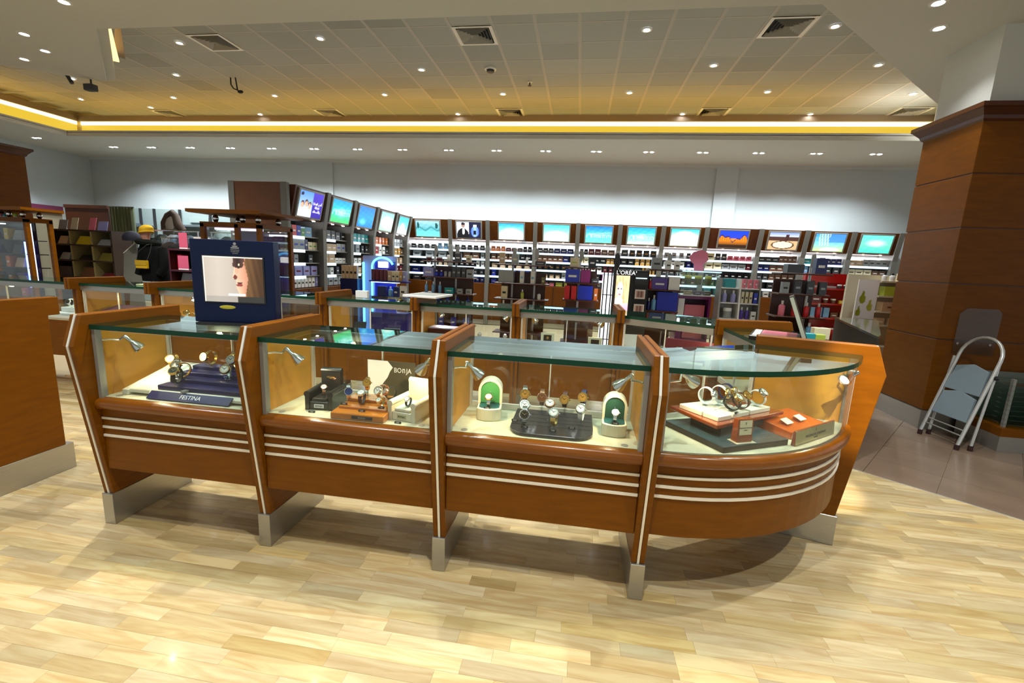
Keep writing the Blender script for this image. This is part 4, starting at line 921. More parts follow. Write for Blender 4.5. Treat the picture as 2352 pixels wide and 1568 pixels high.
# red cosmetics wall
t = thing('red_cosmetics_unit', 'red cosmetics unit with glossy red tester shelves', 'display stand', (3.87, 7.6, 0))
REDL = pal('red_lacquer', 165, 8, 16, .25, coat=.4)
MB().box(-.34, .12, 0, .34, .2, 1.62).build('back_panel', REDL, t); MB().box(-.34, -.1, 0, .34, .12, .35).build('base_cabinet', BLACK, t)
MB().box(-.30, .06, 1.48, .2, .125, 1.62).build('header', REDL, t)
for k, z in enumerate((.72, .95, 1.17, 1.40)): MB().box(-.34, -.12, z - .025, .34, .12, z).build('tester_shelf', REDL, t)
M_ = T_(3.87, 7.6)
for k, (z, pl) in enumerate(((.72, [P('tub', 'red', .07, .07, 6, 'white')]), (.95, [P('carton', 'sky blue', .08, .15, 3, 'plain'), P('carton', 'brown', .1, .08, 2), P('tub', 'beige', .07, .06, 1)]), (1.17, [P('carton', 'maroon', .14, .12, 1), P('tub', 'brown', .07, .07, 2), P('carton', 'yellow', .06, .05, 1), P('carton', 'silver grey', .12, .04, 1)]), (1.40, [P('carton', 'silver grey', .15, .03, 2, 'plain'), P('tub', 'dark grey', .06, .06, 2), P('carton', 'red', .1, .06, 1)]))):
    fill_shelf(M_, -.33, .33, -.11, z + .0006, .2, pl, 'on %s shelf, red cosmetics unit' % ORD[3 - k], 'testers on the red unit', dmax=.1)
# pear poster stand
t = thing('pear_display', 'pale skincare display with a green pear poster', 'display stand', (3.93, 6.55, 0))
CRM = pal('pale_board', 200, 190, 165, .5)
MB().box(-.36, .1, 0, .36, .14, 1.62).build('back_board', CRM, t); MB().box(-.36, -.16, 0, .36, .1, .7).build('base_cabinet', CRM, t)
f = MB().box(-.34, -.12, 1.05, -.10, -.10, 1.56).build('poster_panel', WHITE, t)
def p_pear(u, v):
    c = lerp((225, 225, 230), (240, 238, 240), v)
    for cx, cy, s in ((.28, .5, 1), (.72, .3, .9), (.15, .14, .8)):
        if ell(u, v, cx, cy, .17 * s, .12 * s) or ell(u, v, cx, cy + .12 * s, .08 * s, .1 * s): c = lerp((130, 140, 30), (185, 185, 70), u)
    return c
picture('pear_print', .22, .49, 24, 48, p_pear, print_mat('pear_print'), f, (-.22, -.1215, 1.305))
for k, z in enumerate((.98, 1.16, 1.36, 1.55)): MB().box(-.08, -.12, z - .02, .36, .1, z).build('shelf', CRM, t)
M_ = T_(4.07, 6.55)
for z, pl, w in ((.98, [P('carton', 'beige', .1, .09, 3)], 'lowest'), (1.16, [P('carton', 'beige', .3, .12, 1, 'brown')], 'third'), (1.36, [P('carton', 'lime', .3, .12, 1, 'plain')], 'second'), (1.55, [P('bottle', 'white', .06, .1, 2), P('carton', 'cream', .09, .1, 2, 'black')], 'top')):
    fill_shelf(M_, -.21, .21, -.11, z + .0006, .2, pl, 'on the %s shelf of the pear display' % w, 'goods on the pear display', dmax=.12)
# blue neon arch stand
t = thing('neon_arch_stand', 'blue cosmetics stand with a glowing cyan neon arch', 'display stand', (-3.0, 6.6, 0))
BLU = pal('deep_blue_lacquer', 12, 25, 150, .3, coat=.4); NEON = glow('cyan_neon', (.10, .50, 1.0), 2.0); PALE = pal('pale_lilac_board', 165, 165, 195, .5)
MB().box(-.34, .04, 0, .20, .08, 1.585).build('pale_board', PALE, t)
MB().box(-.13, -.16, 0, .46, .04, .72).build('base_cabinet', BLU, t); MB().box(-.13, .0, .72, .2, .04, 1.50).build('blue_back', BLU, t)
ap = [(-.30, .03, .3), (-.30, .03, 1.5)]
MB().tube([(-.31, -.01, .2), (-.31, -.01, 1.48)], .018, 8).build('neon_tube', NEON, t, smooth=True)
MB().tube([(-.16, -.03, .2), (-.16, -.03, 1.42)] + [(-.16 + .17 - .17 * math.cos(a), -.03, 1.42 + .14 * math.sin(a)) for a in [PI * k / 10 for k in range(1, 10)]], .016, 8).build('neon_arch', NEON, t, smooth=True)
MB().box(-.06, -.035, 1.41, .09, -.012, 1.50).build('lit_sign', glow('sign_white', (1, .98, .95), 2.2, False), t)
for k, z in enumerate((.74, .985, 1.22)):
    s = MB().box(-.13, -.2, z - .02, .46, .0, z).build('shelf', BLU, t); MB().box(-.12, -.15, z - .032, .3, -.05, z - .021).build('under_light', glow('cyan_strip', (.5, .85, 1.0), 3.0), s)
MB().box(-.64, -.12, 0, -.36, .08, 1.22).build('side_cabinet', pal('navy_side', 10, 14, 60, .35), t)
M_ = T_(-3.0, 6.6)
fill_shelf(M_, -.11, .45, -.19, 1.2206, .2, [P('carton', 'maroon', .055, .165, 4, 'plain'), P('carton', 'beige', .055, .15, 1), P('carton', 'cream', .05, .15, 2), P('carton', 'gold', .04, .15, 1), P('carton', 'lilac', .05, .15, 1)], 'on the upper shelf of the neon arch stand', 'goods on the neon arch stand', dmax=.12)
fill_shelf(M_, -.02, .45, -.19, .9856, .2, [P('carton', 'navy', .14, .15, 1, 'plain'), P('bottle', 'sky blue', .07, .15, 1), P('carton', 'navy', .08, .15, 1), P('carton', 'white', .09, .17, 1, 'black')], 'on the middle shelf of the neon arch stand', 'goods on the neon arch stand', dmax=.12)
fill_shelf(M_, -.63, -.37, -.11, 1.2206, .22, [P('carton', 'beige', .058, .2, 4, 'black')], 'left of the neon arch', 'beige cartons by the arch', dmax=.1)
# glass counter front tester cabinet goods standing on far floor: acrylic wing by the white beach poster
t = thing('acrylic_holder', 'tall slanted clear card holder on the dark stand', 'holder', (-.95, 6.68, 1.551))
b = MB().box(-.035, -.004, 0, .035, .004, .36); b.build('holder_plate', FROST, t, rot=(0, .35, 0), loc=(0, 0, .021)); MB().box(-.05, -.04, 0, .05, .04, .008).build('foot', ACR, t)

# ================================================================ LEFT: CLOTHING CORNER
GW = pal('pale_grey_wall_board', 150, 165, 165, .7)
t = thing('slatted_wall_display', 'pale wall panels with dark upright rails behind the coats', 'wall panel', (-11.4, 11.4, 0))
MB().box(-1.75, .06, .0, 2.0, .14, 2.62).build('wall_board', GW, t)
for x in (-1.07, -.62, .2, 1.15): MB().box(x - .02, .0, 1.2, x + .02, .06, 2.62).build('upright_rail', DARK, t)
for x0, x1, z in ((-1.6, -1.07, 2.2), (-1.07, -.62, 2.15), (.2, 1.35, 2.2), (.2, 1.35, 1.9)): MB().box(x0, -.18, z - .05, x1, .06, z).build('shelf', pal('blue_grey_shelf', 95, 105, 110, .5), t)
MB().box(.5, .02, 2.28, 1.1, .055, 2.42).build('sign_panel', pal('pale_sign', 160, 175, 172, .5), t)
t = thing('wood_backdrop', 'dark red wood backdrop behind the white signs', 'panel', (-12.5, 10.0, 0))
MB().box(-.62, 0, 0, .66, .06, 2.53).build('board', DWOOD, t); MB().box(-.62, -.03, 2.45, .66, 0, 2.53).build('top_rail', DWOOD, t)
t = thing('green_curtain', 'grey green curtain hanging right of the wood backdrop', 'curtain', (-11.46, 10.0, 0))
MB().prism([(-.33 + .66 * k / 24, .02 * math.sin(k * 1.9)) for k in range(25)] + [(.33 - .66 * k / 24, .03 + .02 * math.sin((24 - k) * 1.9)) for k in range(25)], .02, 2.50, 'z').build('cloth', pal('grey_green_cloth', 95, 105, 80, .8), t, smooth=True)
MB().cyl((-.36, .01, 2.51), (.36, .01, 2.51), .015, n=8).build('curtain_rod', DARK, t)
t = thing('plum_fascia', 'plum and cream fascia along the top of the left wall shelving', 'fascia', (-14.0, 9.3, 0))
MB().box(-.08, -1.0, 2.38, .04, 1.3, 2.52).build('plum_band', pal('plum', 95, 25, 60, .5), t); MB().box(-.08, -1.0, 2.32, .05, 1.3, 2.38).build('cream_band', pal('cream_band', 200, 150, 120, .5), t); MB().box(-.08, -1.0, 0, -.02, 1.3, 2.32).build('cream_board', pal('warm_board', 150, 135, 112, .7), t)
# low wooden shelving with bags
SW = pal('brown_shelf', 55, 36, 22, .5)
t = thing('bag_shelving', 'dark brown shelving with signs on top and folded goods', 'shelving', (-9.95, 8.0, 0))
for z in (.5, .9, 1.24, 1.55, 1.84): MB().box(-.75, -.2, z - .03, .72, .2, z).build('shelf', SW, t)
for x in (-.74, -.25, .25, .71): MB().box(x - .02, -.2, 0, x + .02, .2, 1.83).build('upright', pal('cream_upright', 150, 135, 90, .5) if abs(x) < .5 else SW, t)
MB().box(-.74, .18, 0, .7, .2, 1.8).build('back', pal('olive_back', 70, 62, 36, .6), t)
for x, z, w, h, c, lean, l in ((-.60, 1.841, .2, .2, 'silver grey', 0.0, 'grey sign card at the left on the brown shelving'), (-.33, 1.841, .16, .25, 'cream', .0, 'tall beige sign card on the brown shelving'), (.1, 1.841, .15, .26, 'pink', 0.0, 'pink sign card on top of the brown shelving'), (.35, 1.841, .22, .19, 'lilac', 0, 'lilac sign card at the right on the brown shelving')):
    s = thing('sign_card', l, 'sign', (-9.95 + x, 7.95, z)); MB().box(-w / 2, -.004, .0, w / 2, .004, h).build('card', BOXC[c], s, rot=(-.25, 0, 0)); MB().box(-w / 2, -.01, 0, w / 2, .06, .006).build('card_foot', ACR, s)
M_ = T_(-9.95, 8.0)
for z, w_, trio in ((1.5506, 'second', (('pouch', 'beige', .22, .16), ('pouch', 'yellow', .36, .17), ('pouch', 'silver grey', .3, .12))), (1.2406, 'third', (('pouch', 'silver grey', .25, .14), ('pouch', 'black', .32, .1), ('pouch', 'olive', .32, .16))), (.9006, 'fourth', (('carton', 'dark grey', .3, .2), ('pouch', 'brown', .32, .2), ('pouch', 'maroon', .32, .1)))):
    for (xa, xb), it in zip(((-.71, -.28), (-.22, .22), (.28, .68)), trio): fill_shelf(M_, xa, xb, -.18, z, .25, [P(*it, 1, 'plain')], 'on the %s shelf of the brown shelving' % w_, 'bags on the brown shelving', dmax=.2)
def cap_hat(name, label, loc, m, s=1.0, rz=0):
    t = thing(name, label, 'hat', loc, rz)
    MB().loft([(0, 0, 0, .10 * s, .115 * s), (0, 0, .05 * s, .10 * s, .115 * s), (0, .005, .10 * s, .075 * s, .09 * s), (0, .01, .125 * s, .02 * s, .03 * s)], 16).build('crown', m, t, smooth=True)
    MB().prism([(-.09 * s, -.06 * s), (.09 * s, -.06 * s), (.08 * s, -.15 * s), (.04 * s, -.19 * s), (-.04 * s, -.19 * s), (-.08 * s, -.15 * s)], -.004, .006, 'z').build('brim', m, t); return t
t = thing('slanted_board', 'pale grey slanted board carrying the dark cap', 'stand', (-8.85, 7.75, 0))
MB().prism([(-.25, 0), (.3, 0), (.25, 1.62), (-.05, 1.40)], -.02, .02, 'y').build('board', pal('grey_board', 118, 118, 108, .6), t)
MB().box(-.2, -.1, 0, .28, .12, .04).build('foot', GREYM, t)
MB().box(-.19, -.03, -.006, .19, .03, .008).build('white_rim', WHITE, t, loc=(.105, 0, 1.53), rot=(0, -.63, 0))
cap_hat('baseball_hat', 'dark navy cap on the slanted grey board', (-8.70, 7.75, 1.665), pal('navy_felt', 12, 12, 32, .8), 1.5, .9)
# dressed mannequin
t = thing('mannequin', 'dressed mannequin in a black coat and yellow cap facing left', 'mannequin', (-8.12, 7.6, 0), 0)
SKIN = pal('mannequin_skin', 190, 135, 110, .5); CO = pal('black_coat', 5, 6, 5, .9, spec=.12, bump=.4, nscale=40)
MB().lathe([(.22, 0), (.22, .02), (.03, .03)], n=20).build('base_disc', GREYM, t, smooth=True); MB().cyl((.0, 0, .02), (0, 0, .9), .02).build('support_pole', CHROME, t)
MB().loft([(.05, 0, .92, .25, .19), (.045, 0, 1.05, .255, .19), (.02, 0, 1.22, .235, .175), (0, 0, 1.38, .225, .165), (-.01, 0, 1.50, .235, .155), (-.03, 0, 1.58, .19, .125), (-.06, 0, 1.66, .10, .09), (-.07, 0, 1.70, .085, .08)], 20).build('coat', CO, t, smooth=True)
for s in (-1, 1): MB().tube([(.02 + s * .19, s * .02, 1.53), (.05 + s * .235, -.03, 1.36), (.06 + s * .25, -.07, 1.18), (.03 + s * .22, -.14, 1.04)], [.075, .085, .075, .06], 10).build('sleeve', CO, t, smooth=True)
MB().tube([(-.17 * math.cos(a) - .06, .14 * math.sin(a), 1.645 + .02 * math.cos(a)) for a in [2 * PI * k / 16 for k in range(16)]], .055, 8, closed=True).build('fur_collar', pal('dark_fur', 14, 16, 11, .95, spec=.12, bump=.8, nscale=60), t, smooth=True)
h = MB().loft([(-.09, 0, 1.66, .05, .05), (-.10, 0, 1.70, .062, .06), (-.115, 0, 1.75, .085, .066), (-.11, 0, 1.81, .098, .076), (-.10, 0, 1.87, .095, .075), (-.09, 0, 1.91, .06, .05)], 14)
h.add([(-.198, -.014, 1.775), (-.198, .014, 1.775), (-.228, 0, 1.772), (-.196, 0, 1.815)], [(0, 2, 1), (0, 3, 2), (1, 2, 3)])
h.build('head', SKIN, t, smooth=True)
for s in (-1, 1): MB().ball((-.190, s * .032, 1.815), .008, .013, .007, 8).build('eye', DARK, t)
MB().ball((-.196, 0, 1.735), .007, .022, .007, 8).build('mouth', pal('lip_red', 150, 60, 60, .5), t)
YC = pal('yellow_knit', 205, 160, 12, .8)
MB().loft([(-.09, 0, 1.835, .117, .10), (-.085, 0, 1.875, .125, .108), (-.07, 0, 1.925, .115, .098), (-.06, 0, 1.962, .07, .06), (-.055, 0, 1.975, .015, .012)], 18).build('knit_cap', YC, t, smooth=True)
MB().tube([(-.118 * math.cos(a) - .09, .102 * math.sin(a), 1.835 - .02 * math.cos(a)) for a in [2 * PI * k / 18 for k in range(18)]], .016, 8, closed=True).build('cap_brim', YC, t, smooth=True)
t = thing('shoulder_bag', 'small yellow shoulder bag hanging on the black coat', 'bag', (-8.10, 7.36, 1.16))
MB().box(-.12, -.025, 0, .12, .025, .15).build('bag_body', pal('yellow_leather', 195, 155, 15, .4), t, bevel=.01); MB().prism([(-.12, .06), (.12, .06), (.12, .152), (-.12, .152)], -.032, -.026, 'y').build('flap', pal('yellow_leather_2', 170, 135, 12, .4), t)
MB().tube([(-.11, 0, .15), (-.06, .0, .30), (.12, .02, .44), (.18, .06, .46), (.15, .04, .30), (.11, 0, .15)], .006, 6).build('bag_strap', DARK, t, smooth=True)
# clothes rails
def garment(label, loc, m, w=.44, h=.75, rz=0, hood=False):
    t = thing('hanging_garment', label, 'garment', loc, rz)
    MB().tube([(0, 0, .0), (.015, 0, .025), (0, 0, .0405), (-.012, 0, .025)], .004, 5).build('hanger_hook', CHROME, t)
    MB().loft([(0, 0, -h, w * .42, .06), (0, 0, -h * .6, w * .40, .07), (0, 0, -h * .3, w * .44, .075), (0, 0, -.14, w * .48, .07), (0, 0, -.07, w * .32, .055), (0, 0, -.02, w * .13, .04)], 16).build('garment_body', m, t, smooth=True)
    for s in (-1, 1): MB().tube([(s * w * .40, 0, -.12), (s * w * .52, -.01, -.3), (s * w * .54, -.02, -h * .75)], [.06, .055, .045], 8).build('sleeve', m, t, smooth=True)
    if hood: MB().loft([(0, .02, -.06, .12, .09), (0, .03, .04, .13, .10), (0, .03, .12, .09, .07), (0, .03, .15, .03, .02)], 14).build('hood', m, t, smooth=True)
    return t
def rail(label, cx, cy, w, z):
    t = thing('clothes_rail', label, 'clothes rail', (cx, cy, 0))
    for s in (-1, 1): MB().cyl((s * w / 2, 0, .02), (s * w / 2, 0, z), .014, n=8).build('rail_post', CHROME, t, smooth=True); MB().box(s * w / 2 - .02, -.25, 0, s * w / 2 + .02, .25, .03).build('rail_foot', GREYM, t)
    MB().cyl((-w / 2 - .02, 0, z), (w / 2 + .02, 0, z), .014, n=8).build('rail_bar', CHROME, t, smooth=True)
rail('chrome clothes rail with shirts behind the yellow capped mannequin', -8.75, 8.7, 1.25, 1.92)
rail('low chrome clothes rail with dark coats beside the pink sign', -8.05, 8.2, .9, 1.76)
for x, l, c in ((-9.0, 'dark green shirt hanging at the left of the rail', (28, 40, 36)), (-8.72, 'pale grey shirt on the rail behind the mannequin', (150, 158, 165)), (-8.52, 'light blue striped shirt on the rail', (125, 150, 175)), (-8.36, 'grey blue jacket at the right of the rail', (85, 95, 105))): garment(l, (x, 8.7, 1.86), pal('cloth_%d_%d' % c[:2], *c, .85), .40, .8, 1.2)
for x, l, c in ((-8.3, 'brown coat on the low rail', (48, 34, 28)), (-8.05, 'charcoal coat on the low rail', (32, 28, 30)), (-7.8, 'navy coat at the right of the low rail', (24, 26, 45))): garment(l, (x, 8.2, 1.70), pal('cloth_%d_%d' % c[:2], *c, .85), .42, .9, 1.0)
rail('tall clothes rail with the green and burgundy coats', -7.40, 9.0, 1.35, 1.935)
garment('dark green quilted coat hanging behind the pink sign', (-7.68, 9.0, 1.876), pal('green_quilt', 14, 38, 32, .8), .48, .8)
garment('burgundy coat hanging behind the dark green coat', (-7.10, 9.0, 1.876), pal('burgundy_cloth', 62, 36, 40, .85), .48, .85)
t = thing('bust_mannequin', 'headless bust in a brown hooded jacket and pale scarf', 'mannequin', (-9.5, 9.5, 0))
BR = pal('brown_hood', 78, 62, 52, .85)
MB().cyl((0, 0, .02), (0, 0, 1.6), .025).build('pole', CHROME, t); MB().lathe([(.2, 0), (.2, .02)], n=16).build('base_disc', GREYM, t)
MB().loft([(0, 0, 1.45, .21, .15), (0, 0, 1.7, .24, .16), (0, 0, 1.88, .27, .15), (0, 0, 1.98, .26, .13), (0, 0, 2.06, .16, .11)], 18).build('jacket', pal('grey_jacket', 95, 92, 86, .85), t, smooth=True)
MB().tube([(-.25, .0, 1.96), (-.17, -.05, 2.12), (-.10, -.02, 2.30), (0, .0, 2.37), (.10, -.02, 2.28), (.18, -.06, 2.10), (.27, -.02, 1.96)], [.07, .09, .08, .075, .08, .09, .07], 10).build('hood_rim', BR, t, smooth=True)
MB().loft([(0, -.06, 1.98, .13, .08), (0, -.07, 2.10, .13, .09), (0, -.05, 2.22, .10, .07), (0, -.03, 2.28, .03, .03)], 14).build('scarf', pal('pale_scarf', 165, 155, 145, .9), t, smooth=True)
# handbag shelf
t = thing('handbag_shelf', 'dark red wood shelf unit with handbags and pink signs', 'shelf unit', (-6.6, 7.0, 0))
RW = pal('red_brown_wood', 62, 18, 16, .45)
for z in (.52, .88, 1.20, 1.555): MB().box(-.38, -.18, z - .03, .34, .18, z).build('shelf', RW, t)
for x in (-.37, .33): MB().box(x - .015, -.17, 0, x + .015, .17, 1.525).build('upright', RW, t)
MB().box(-.36, .16, 0, .32, .18, 1.52).build('back', RW, t)
t = thing('handbag', 'beige leather handbag on top of the red wood shelf unit', 'bag', (-6.40, 6.95, 1.556))
LB = pal('beige_leather', 200, 180, 158, .4)
MB().add([(-.17, -.07, 0), (.17, -.07, 0), (.17, .07, 0), (-.17, .07, 0), (-.12, -.03, .2), (.12, -.03, .2), (.12, .03, .2), (-.12, .03, .2)], [(0, 3, 2, 1), (0, 1, 5, 4), (1, 2, 6, 5), (2, 3, 7, 6), (3, 0, 4, 7), (4, 5, 6, 7)]).build('bag_body', LB, t, bevel=.012)
MB().prism([(-.13, .09), (.13, .09), (.12, .205), (-.12, .205)], -.066, -.05, 'y').build('flap', pal('light_leather', 222, 205, 188, .4), t); MB().box(-.02, -.072, .085, .02, -.064, .105).build('clasp', pal('gold_clasp', 200, 160, 80, .3, metal=.9), t)
MB().tube([(-.09, -.04, .19), (-.08, -.06, .15), (0, -.08, .12), (.08, -.06, .15), (.09, -.04, .19)], .01, 6).build('handle', pal('brown_handle', 120, 95, 75, .5), t, smooth=True)
for x, z, w, h, l in ((-6.70, 1.556, .16, .27, 'tall pink sign on top of the red wood shelf'), (-6.73, 1.201, .2, .24, 'pink sign card on the middle of the red wood shelf')):
    s = thing('sign_card', l, 'sign', (x, 6.86, z)); MB().box(-w / 2, -.004, .0, w / 2, .004, h).build('card', pal('rose_card', 200, 85, 110, .4), s); MB().box(-w / 2, -.006, 0, w / 2, .05, .02).build('card_foot', WHITE, s)
t = thing('polka_bag', 'white rounded bag with black spots on the red wood shelf', 'bag', (-6.42, 6.93, 1.201))
MB().loft([(0, 0, 0, .12, .06), (0, 0, .08, .125, .065), (0, 0, .16, .09, .05), (0, 0, .21, .05, .03)], 16).build('bag_body', WHITE, t, smooth=True)
b = MB()
for i in range(4):
    for j in range(4): b.ball((-.09 + .025 * i + .008 * (j % 2), -.052 - .006 * i * (3 - i) * .5, .03 + .042 * j), .010, .006, .010, 6)
o = b.build('spots', BLACK, t); o['kind'] = 'stuff'
product('carton', .1, .14, .26, 'red', T_(-6.6, 7.0), -.29, .02, 1.2005, 'red bag at the left of the middle red wood shelf', 'red bags on wood shelf', 'plain')
product('pouch', .3, .16, .26, 'silver grey', T_(-6.6, 7.0), -.16, .0, .8805, 'white folded bag on the lower red wood shelf', 'lower bags on wood shelf')
product('pouch', .24, .16, .24, 'red', T_(-6.6, 7.0), .17, .0, .8805, 'bright red bag on the lower red wood shelf', 'lower bags on wood shelf')
t = thing('white_coat', 'white long coat on a stand right of the handbag shelf', 'garment', (-5.98, 7.2, 0))
MB().cyl((0, 0, .02), (0, 0, 1.5), .02).build('pole', CHROME, t); MB().lathe([(.16, 0), (.16, .02)], n=16).build('base_disc', GREYM, t)
MB().loft([(.07, 0, .7, .2, .12), (.05, 0, 1.0, .17, .11), (0, 0, 1.3, .12, .09), (-.02, 0, 1.42, .06, .05)], 16).build('coat_body', pal('white_cloth', 175, 175, 185, .85), t, smooth=True)
MB().tube([(-.02, -.06, 1.34), (-.05, -.13, 1.1), (.02, -.14, .92)], [.05, .05, .04], 8).build('sleeve', pal('white_cloth', 175, 175, 185, .85), t, smooth=True)
# wood framed glass towers
def showcase(label, cx, cy, w, d, h, blue=False, mul=0):
    t = thing('showcase_tower', label, 'showcase', (cx, cy, 0))
    MB().box(-w / 2, -d / 2, 0, w / 2, d / 2, .75).build('base_cabinet', WOOD, t)
    for x in (-w / 2, w / 2 - .05) + ((.06,) if mul else ()):
        for y in (-d / 2, d / 2 - .05): MB().box(x, y, .75, x + .05, y + .05, h - .16).build('corner_post', WOOD, t)
    MB().box(-w / 2, -d / 2, h - .2, w / 2, d / 2, h - .14).build('top_frame', WOOD, t)
    for x, y in ((-w * .36, -d * .3), (w * .1, -d * .3), (w * .36, -d * .3), (-w * .36, d * .3), (w * .36, d * .3)): MB().ball((x, y, h - .092), .034, .034, .05, 10).build('spacer_ball', CHROME, t, smooth=True)
    MB().prism([(-w / 2 - .09, h - .035), (-w / 2 - .05, h - .045), (w / 2 + .05, h - .045), (w / 2 + .09, h - .035), (w / 2 + .09, h), (-w / 2 - .09, h)], -d / 2 - .1, d / 2 + .1, 'y').build('roof_board', WOOD, t)
    for n_, bx in (('front_pane', (-w / 2 + .05, -d / 2 + .02, .75, w / 2 - .05, -d / 2 + .026, h - .2)), ('back_pane', (-w / 2 + .05, d / 2 - .026, .75, w / 2 - .05, d / 2 - .02, h - .2)), ('side_pane', (-w / 2 + .02, -d / 2 + .05, .75, -w / 2 + .026, d / 2 - .05, h - .2)), ('side_pane', (w / 2 - .026, -d / 2 + .05, .75, w / 2 - .02, d / 2 - .05, h - .2))): MB().box(*bx).build(n_, GLASS, t)
    nz = 5 if blue else 2
    for k in range(nz):
        z = .78 + (h - 1.05) * (k + .0) / nz if k else .755
        MB().box(-w / 2 + .06, -d / 2 + .06, z, w / 2 - .06, d / 2 - .06, z + .012).build('inner_shelf', pal('dark_blue_shelf', 22, 22, 40, .2) if blue else ACR, t)
    return t
t = showcase('wood framed glass showcase with roof board behind the navy display', -4.18, 5.25, .80, .62, 2.04, False, 1)
MB().box(-.33, .2, .77, .33, .24, 1.82).build('violet_back', pal('violet_board', 85, 65, 110, .4), t); MB().box(-.3, -.2, 1.815, .3, -.12, 1.838).build('top_light', glow('violet_light', (.7, .6, 1.0), 1.2, False), t)
for x, c, h_, l in ((-.24, 'black', .3, 'tall black bottle at the left in the violet showcase'), (-.12, 'navy', .34, 'dark blue carton in the violet showcase'), (.02, 'dark grey', .36, 'charcoal carton in the middle of the violet showcase'), (.22, 'silver grey', .26, 'grey carton at the right in the violet showcase')): product('bottle' if c == 'black' else 'carton', .1, .1, h_, c, T_(-4.18, 5.25), x, 0, 1.2875, l, 'goods in the violet showcase')
t = showcase('wood framed glass showcase with blue neon tubes at the left edge', -8.30, 5.62, .92, .34, 2.04, True)
MB().box(-.41, .06, .77, .28, .075, 1.84).build('dark_back', pal('midnight_board', 22, 20, 42, .3), t)
MB().box(-.36, -.10, 1.80, -.05, -.06, 1.815).build('top_light', glow('cool_strip', (.8, .95, 1.0), 1.5, False), t)
for x in (.30, .37): MB().cyl((x, -.10, .9), (x, -.10, 1.56), .014, n=8).build('neon_tube', glow('deep_blue_neon', (.08, .16, 1.0), 7.0), t, smooth=True)
MB().cyl((.415, -.09, 1.0), (.415, -.09, 1.82), .012, n=8).build('pale_tube', glow('pale_blue_tube', (.55, .65, 1.0), 2.2, False), t, smooth=True)
for i, (x, k, c, kd, h_) in enumerate(((-.28, 4, 'black', 'pouch', .14), (-.02, 4, 'yellow', 'carton', .16), (.16, 4, 'silver grey', 'pouch', .14), (-.25, 3, 'navy', 'pouch', .12), (.12, 3, 'dark grey', 'pouch', .14), (-.05, 2, 'orange', 'carton', .16), (.13, 2, 'beige', 'pouch', .14), (-.28, 1, 'black', 'pouch', .12), (.1, 1, 'navy', 'pouch', .12), (-.2, 0, 'dark grey', 'pouch', .12), (.15, 0, 'pink', 'carton', .12))):
    z = (.78 + .99 * k / 5 if k else .755) + .0125
    product(kd, .16 if kd == 'pouch' else .07, .1, h_, c, T_(-8.30, 5.62), x, -.05, z, '%s %s on the %s shelf of the blue showcase' % (c, 'bag' if kd == 'pouch' else 'carton', ('bottom', 'fourth', 'third', 'second', 'top')[k]), 'goods in the blue showcase')
for x, r, c, l in ((-.07, .026, 'pink', 'pink ball under the roof of the blue showcase'), (.0, .024, 'teal', 'teal ball under the roof of the blue showcase'), (.19, .03, 'lime', 'pale green ball under the roof of the blue showcase')):
    t = thing('decor_ball', l, 'ball', (-8.30 + x, 5.53, 1.9015)); MB().ball((0, 0, r), r).build('ball', BOXC[c], t, smooth=True); MB().lathe([(.03, 0), (.025, .012)], n=10).build('ball_foot', WHITE, t)

# ================================================================ RIGHT SIDE
# folding step ladder leaning against the pillar
def ladder():
    t = thing('step_ladder', 'folded silver step ladder with two grey treads against the pillar', 'ladder', (3.80, 4.86, 0), 0)
    bl, br_ = Vector((-.165, .17, .03)), Vector((-.12, -.235, .03))
    # hoop plane runs from the two front feet up to the top
    top = 1.055
    u = (br_ - bl); wv = u.normalized(); cb = (bl + br_) / 2; ct = Vector((.19, .08, top)); up = (ct - cb).normalized(); Ln = (ct - cb).length; hw = u.length / 2
    pts = [bl, bl + up * (Ln - hw * 1.0)] + [cb + up * (Ln - hw) - wv * hw * math.cos(a) + up * hw * math.sin(a) for a in [PI * k / 12 for k in range(1, 12)]] + [br_ + up * (Ln - hw), br_]
    MB().tube([tuple(p) for p in pts], .0155, 10).build('hoop_tube', ALU, t, smooth=True)
    rb = [bl + Vector((.10, .03, -.0)), br_ + Vector((.115, .0, 0))]
    for p in rb: MB().tube([tuple(p), tuple(p + (Vector((.16, .10, .80))))], .0125, 8).build('rear_leg', ALU, t, smooth=True)
    TR = pal('grey_tread', 120, 134, 142, .45)
    for f0, f1 in ((.22, .44), (.47, .70)):
        q = [cb + up * (f0 * Ln) - wv * hw * .90, cb + up * (f0 * Ln) + wv * hw * .90, cb + up * (f1 * Ln) + wv * hw * .80, cb + up * ((f1 + .04) * Ln), cb + up * (f1 * Ln) - wv * hw * .80]
        nn = up.cross(wv).normalized() * .012
        MB().add([tuple(p - nn) for p in q] + [tuple(p + nn) for p in q], [(0, 1, 2, 3, 4), (9, 8, 7, 6, 5)] + [(i, (i + 1) % 5, 5 + (i + 1) % 5, 5 + i) for i in range(5)]).build('tread', TR, t, bevel=.005)
    for p in (bl, br_, rb[0], rb[1]): MB().cyl(tuple(p - Vector((0, 0, .03))), tuple(p + Vector((0, 0, .02))), .021, n=10).build('rubber_foot', pal('maroon_rubber', 50, 22, 18, .7), t)
    for s in (-1, 1): MB().ball(tuple(cb + up * (Ln * .66) + wv * s * (hw + .015) + Vector((.02, 0, 0))), .022, .022, .022, 8).build('hinge', BLACK, t)
    for f in (.10, .15): MB().cyl(tuple(cb + up * (f * Ln) - wv * hw), tuple(cb + up * (f * Ln) + wv * hw), .007, n=6).build('crossbar', GREYM, t)
ladder()
t = thing('acrylic_sheet', 'clear acrylic sheet mounted on the pillar behind the step ladder', 'panel', (4.10, 5.225, .9))
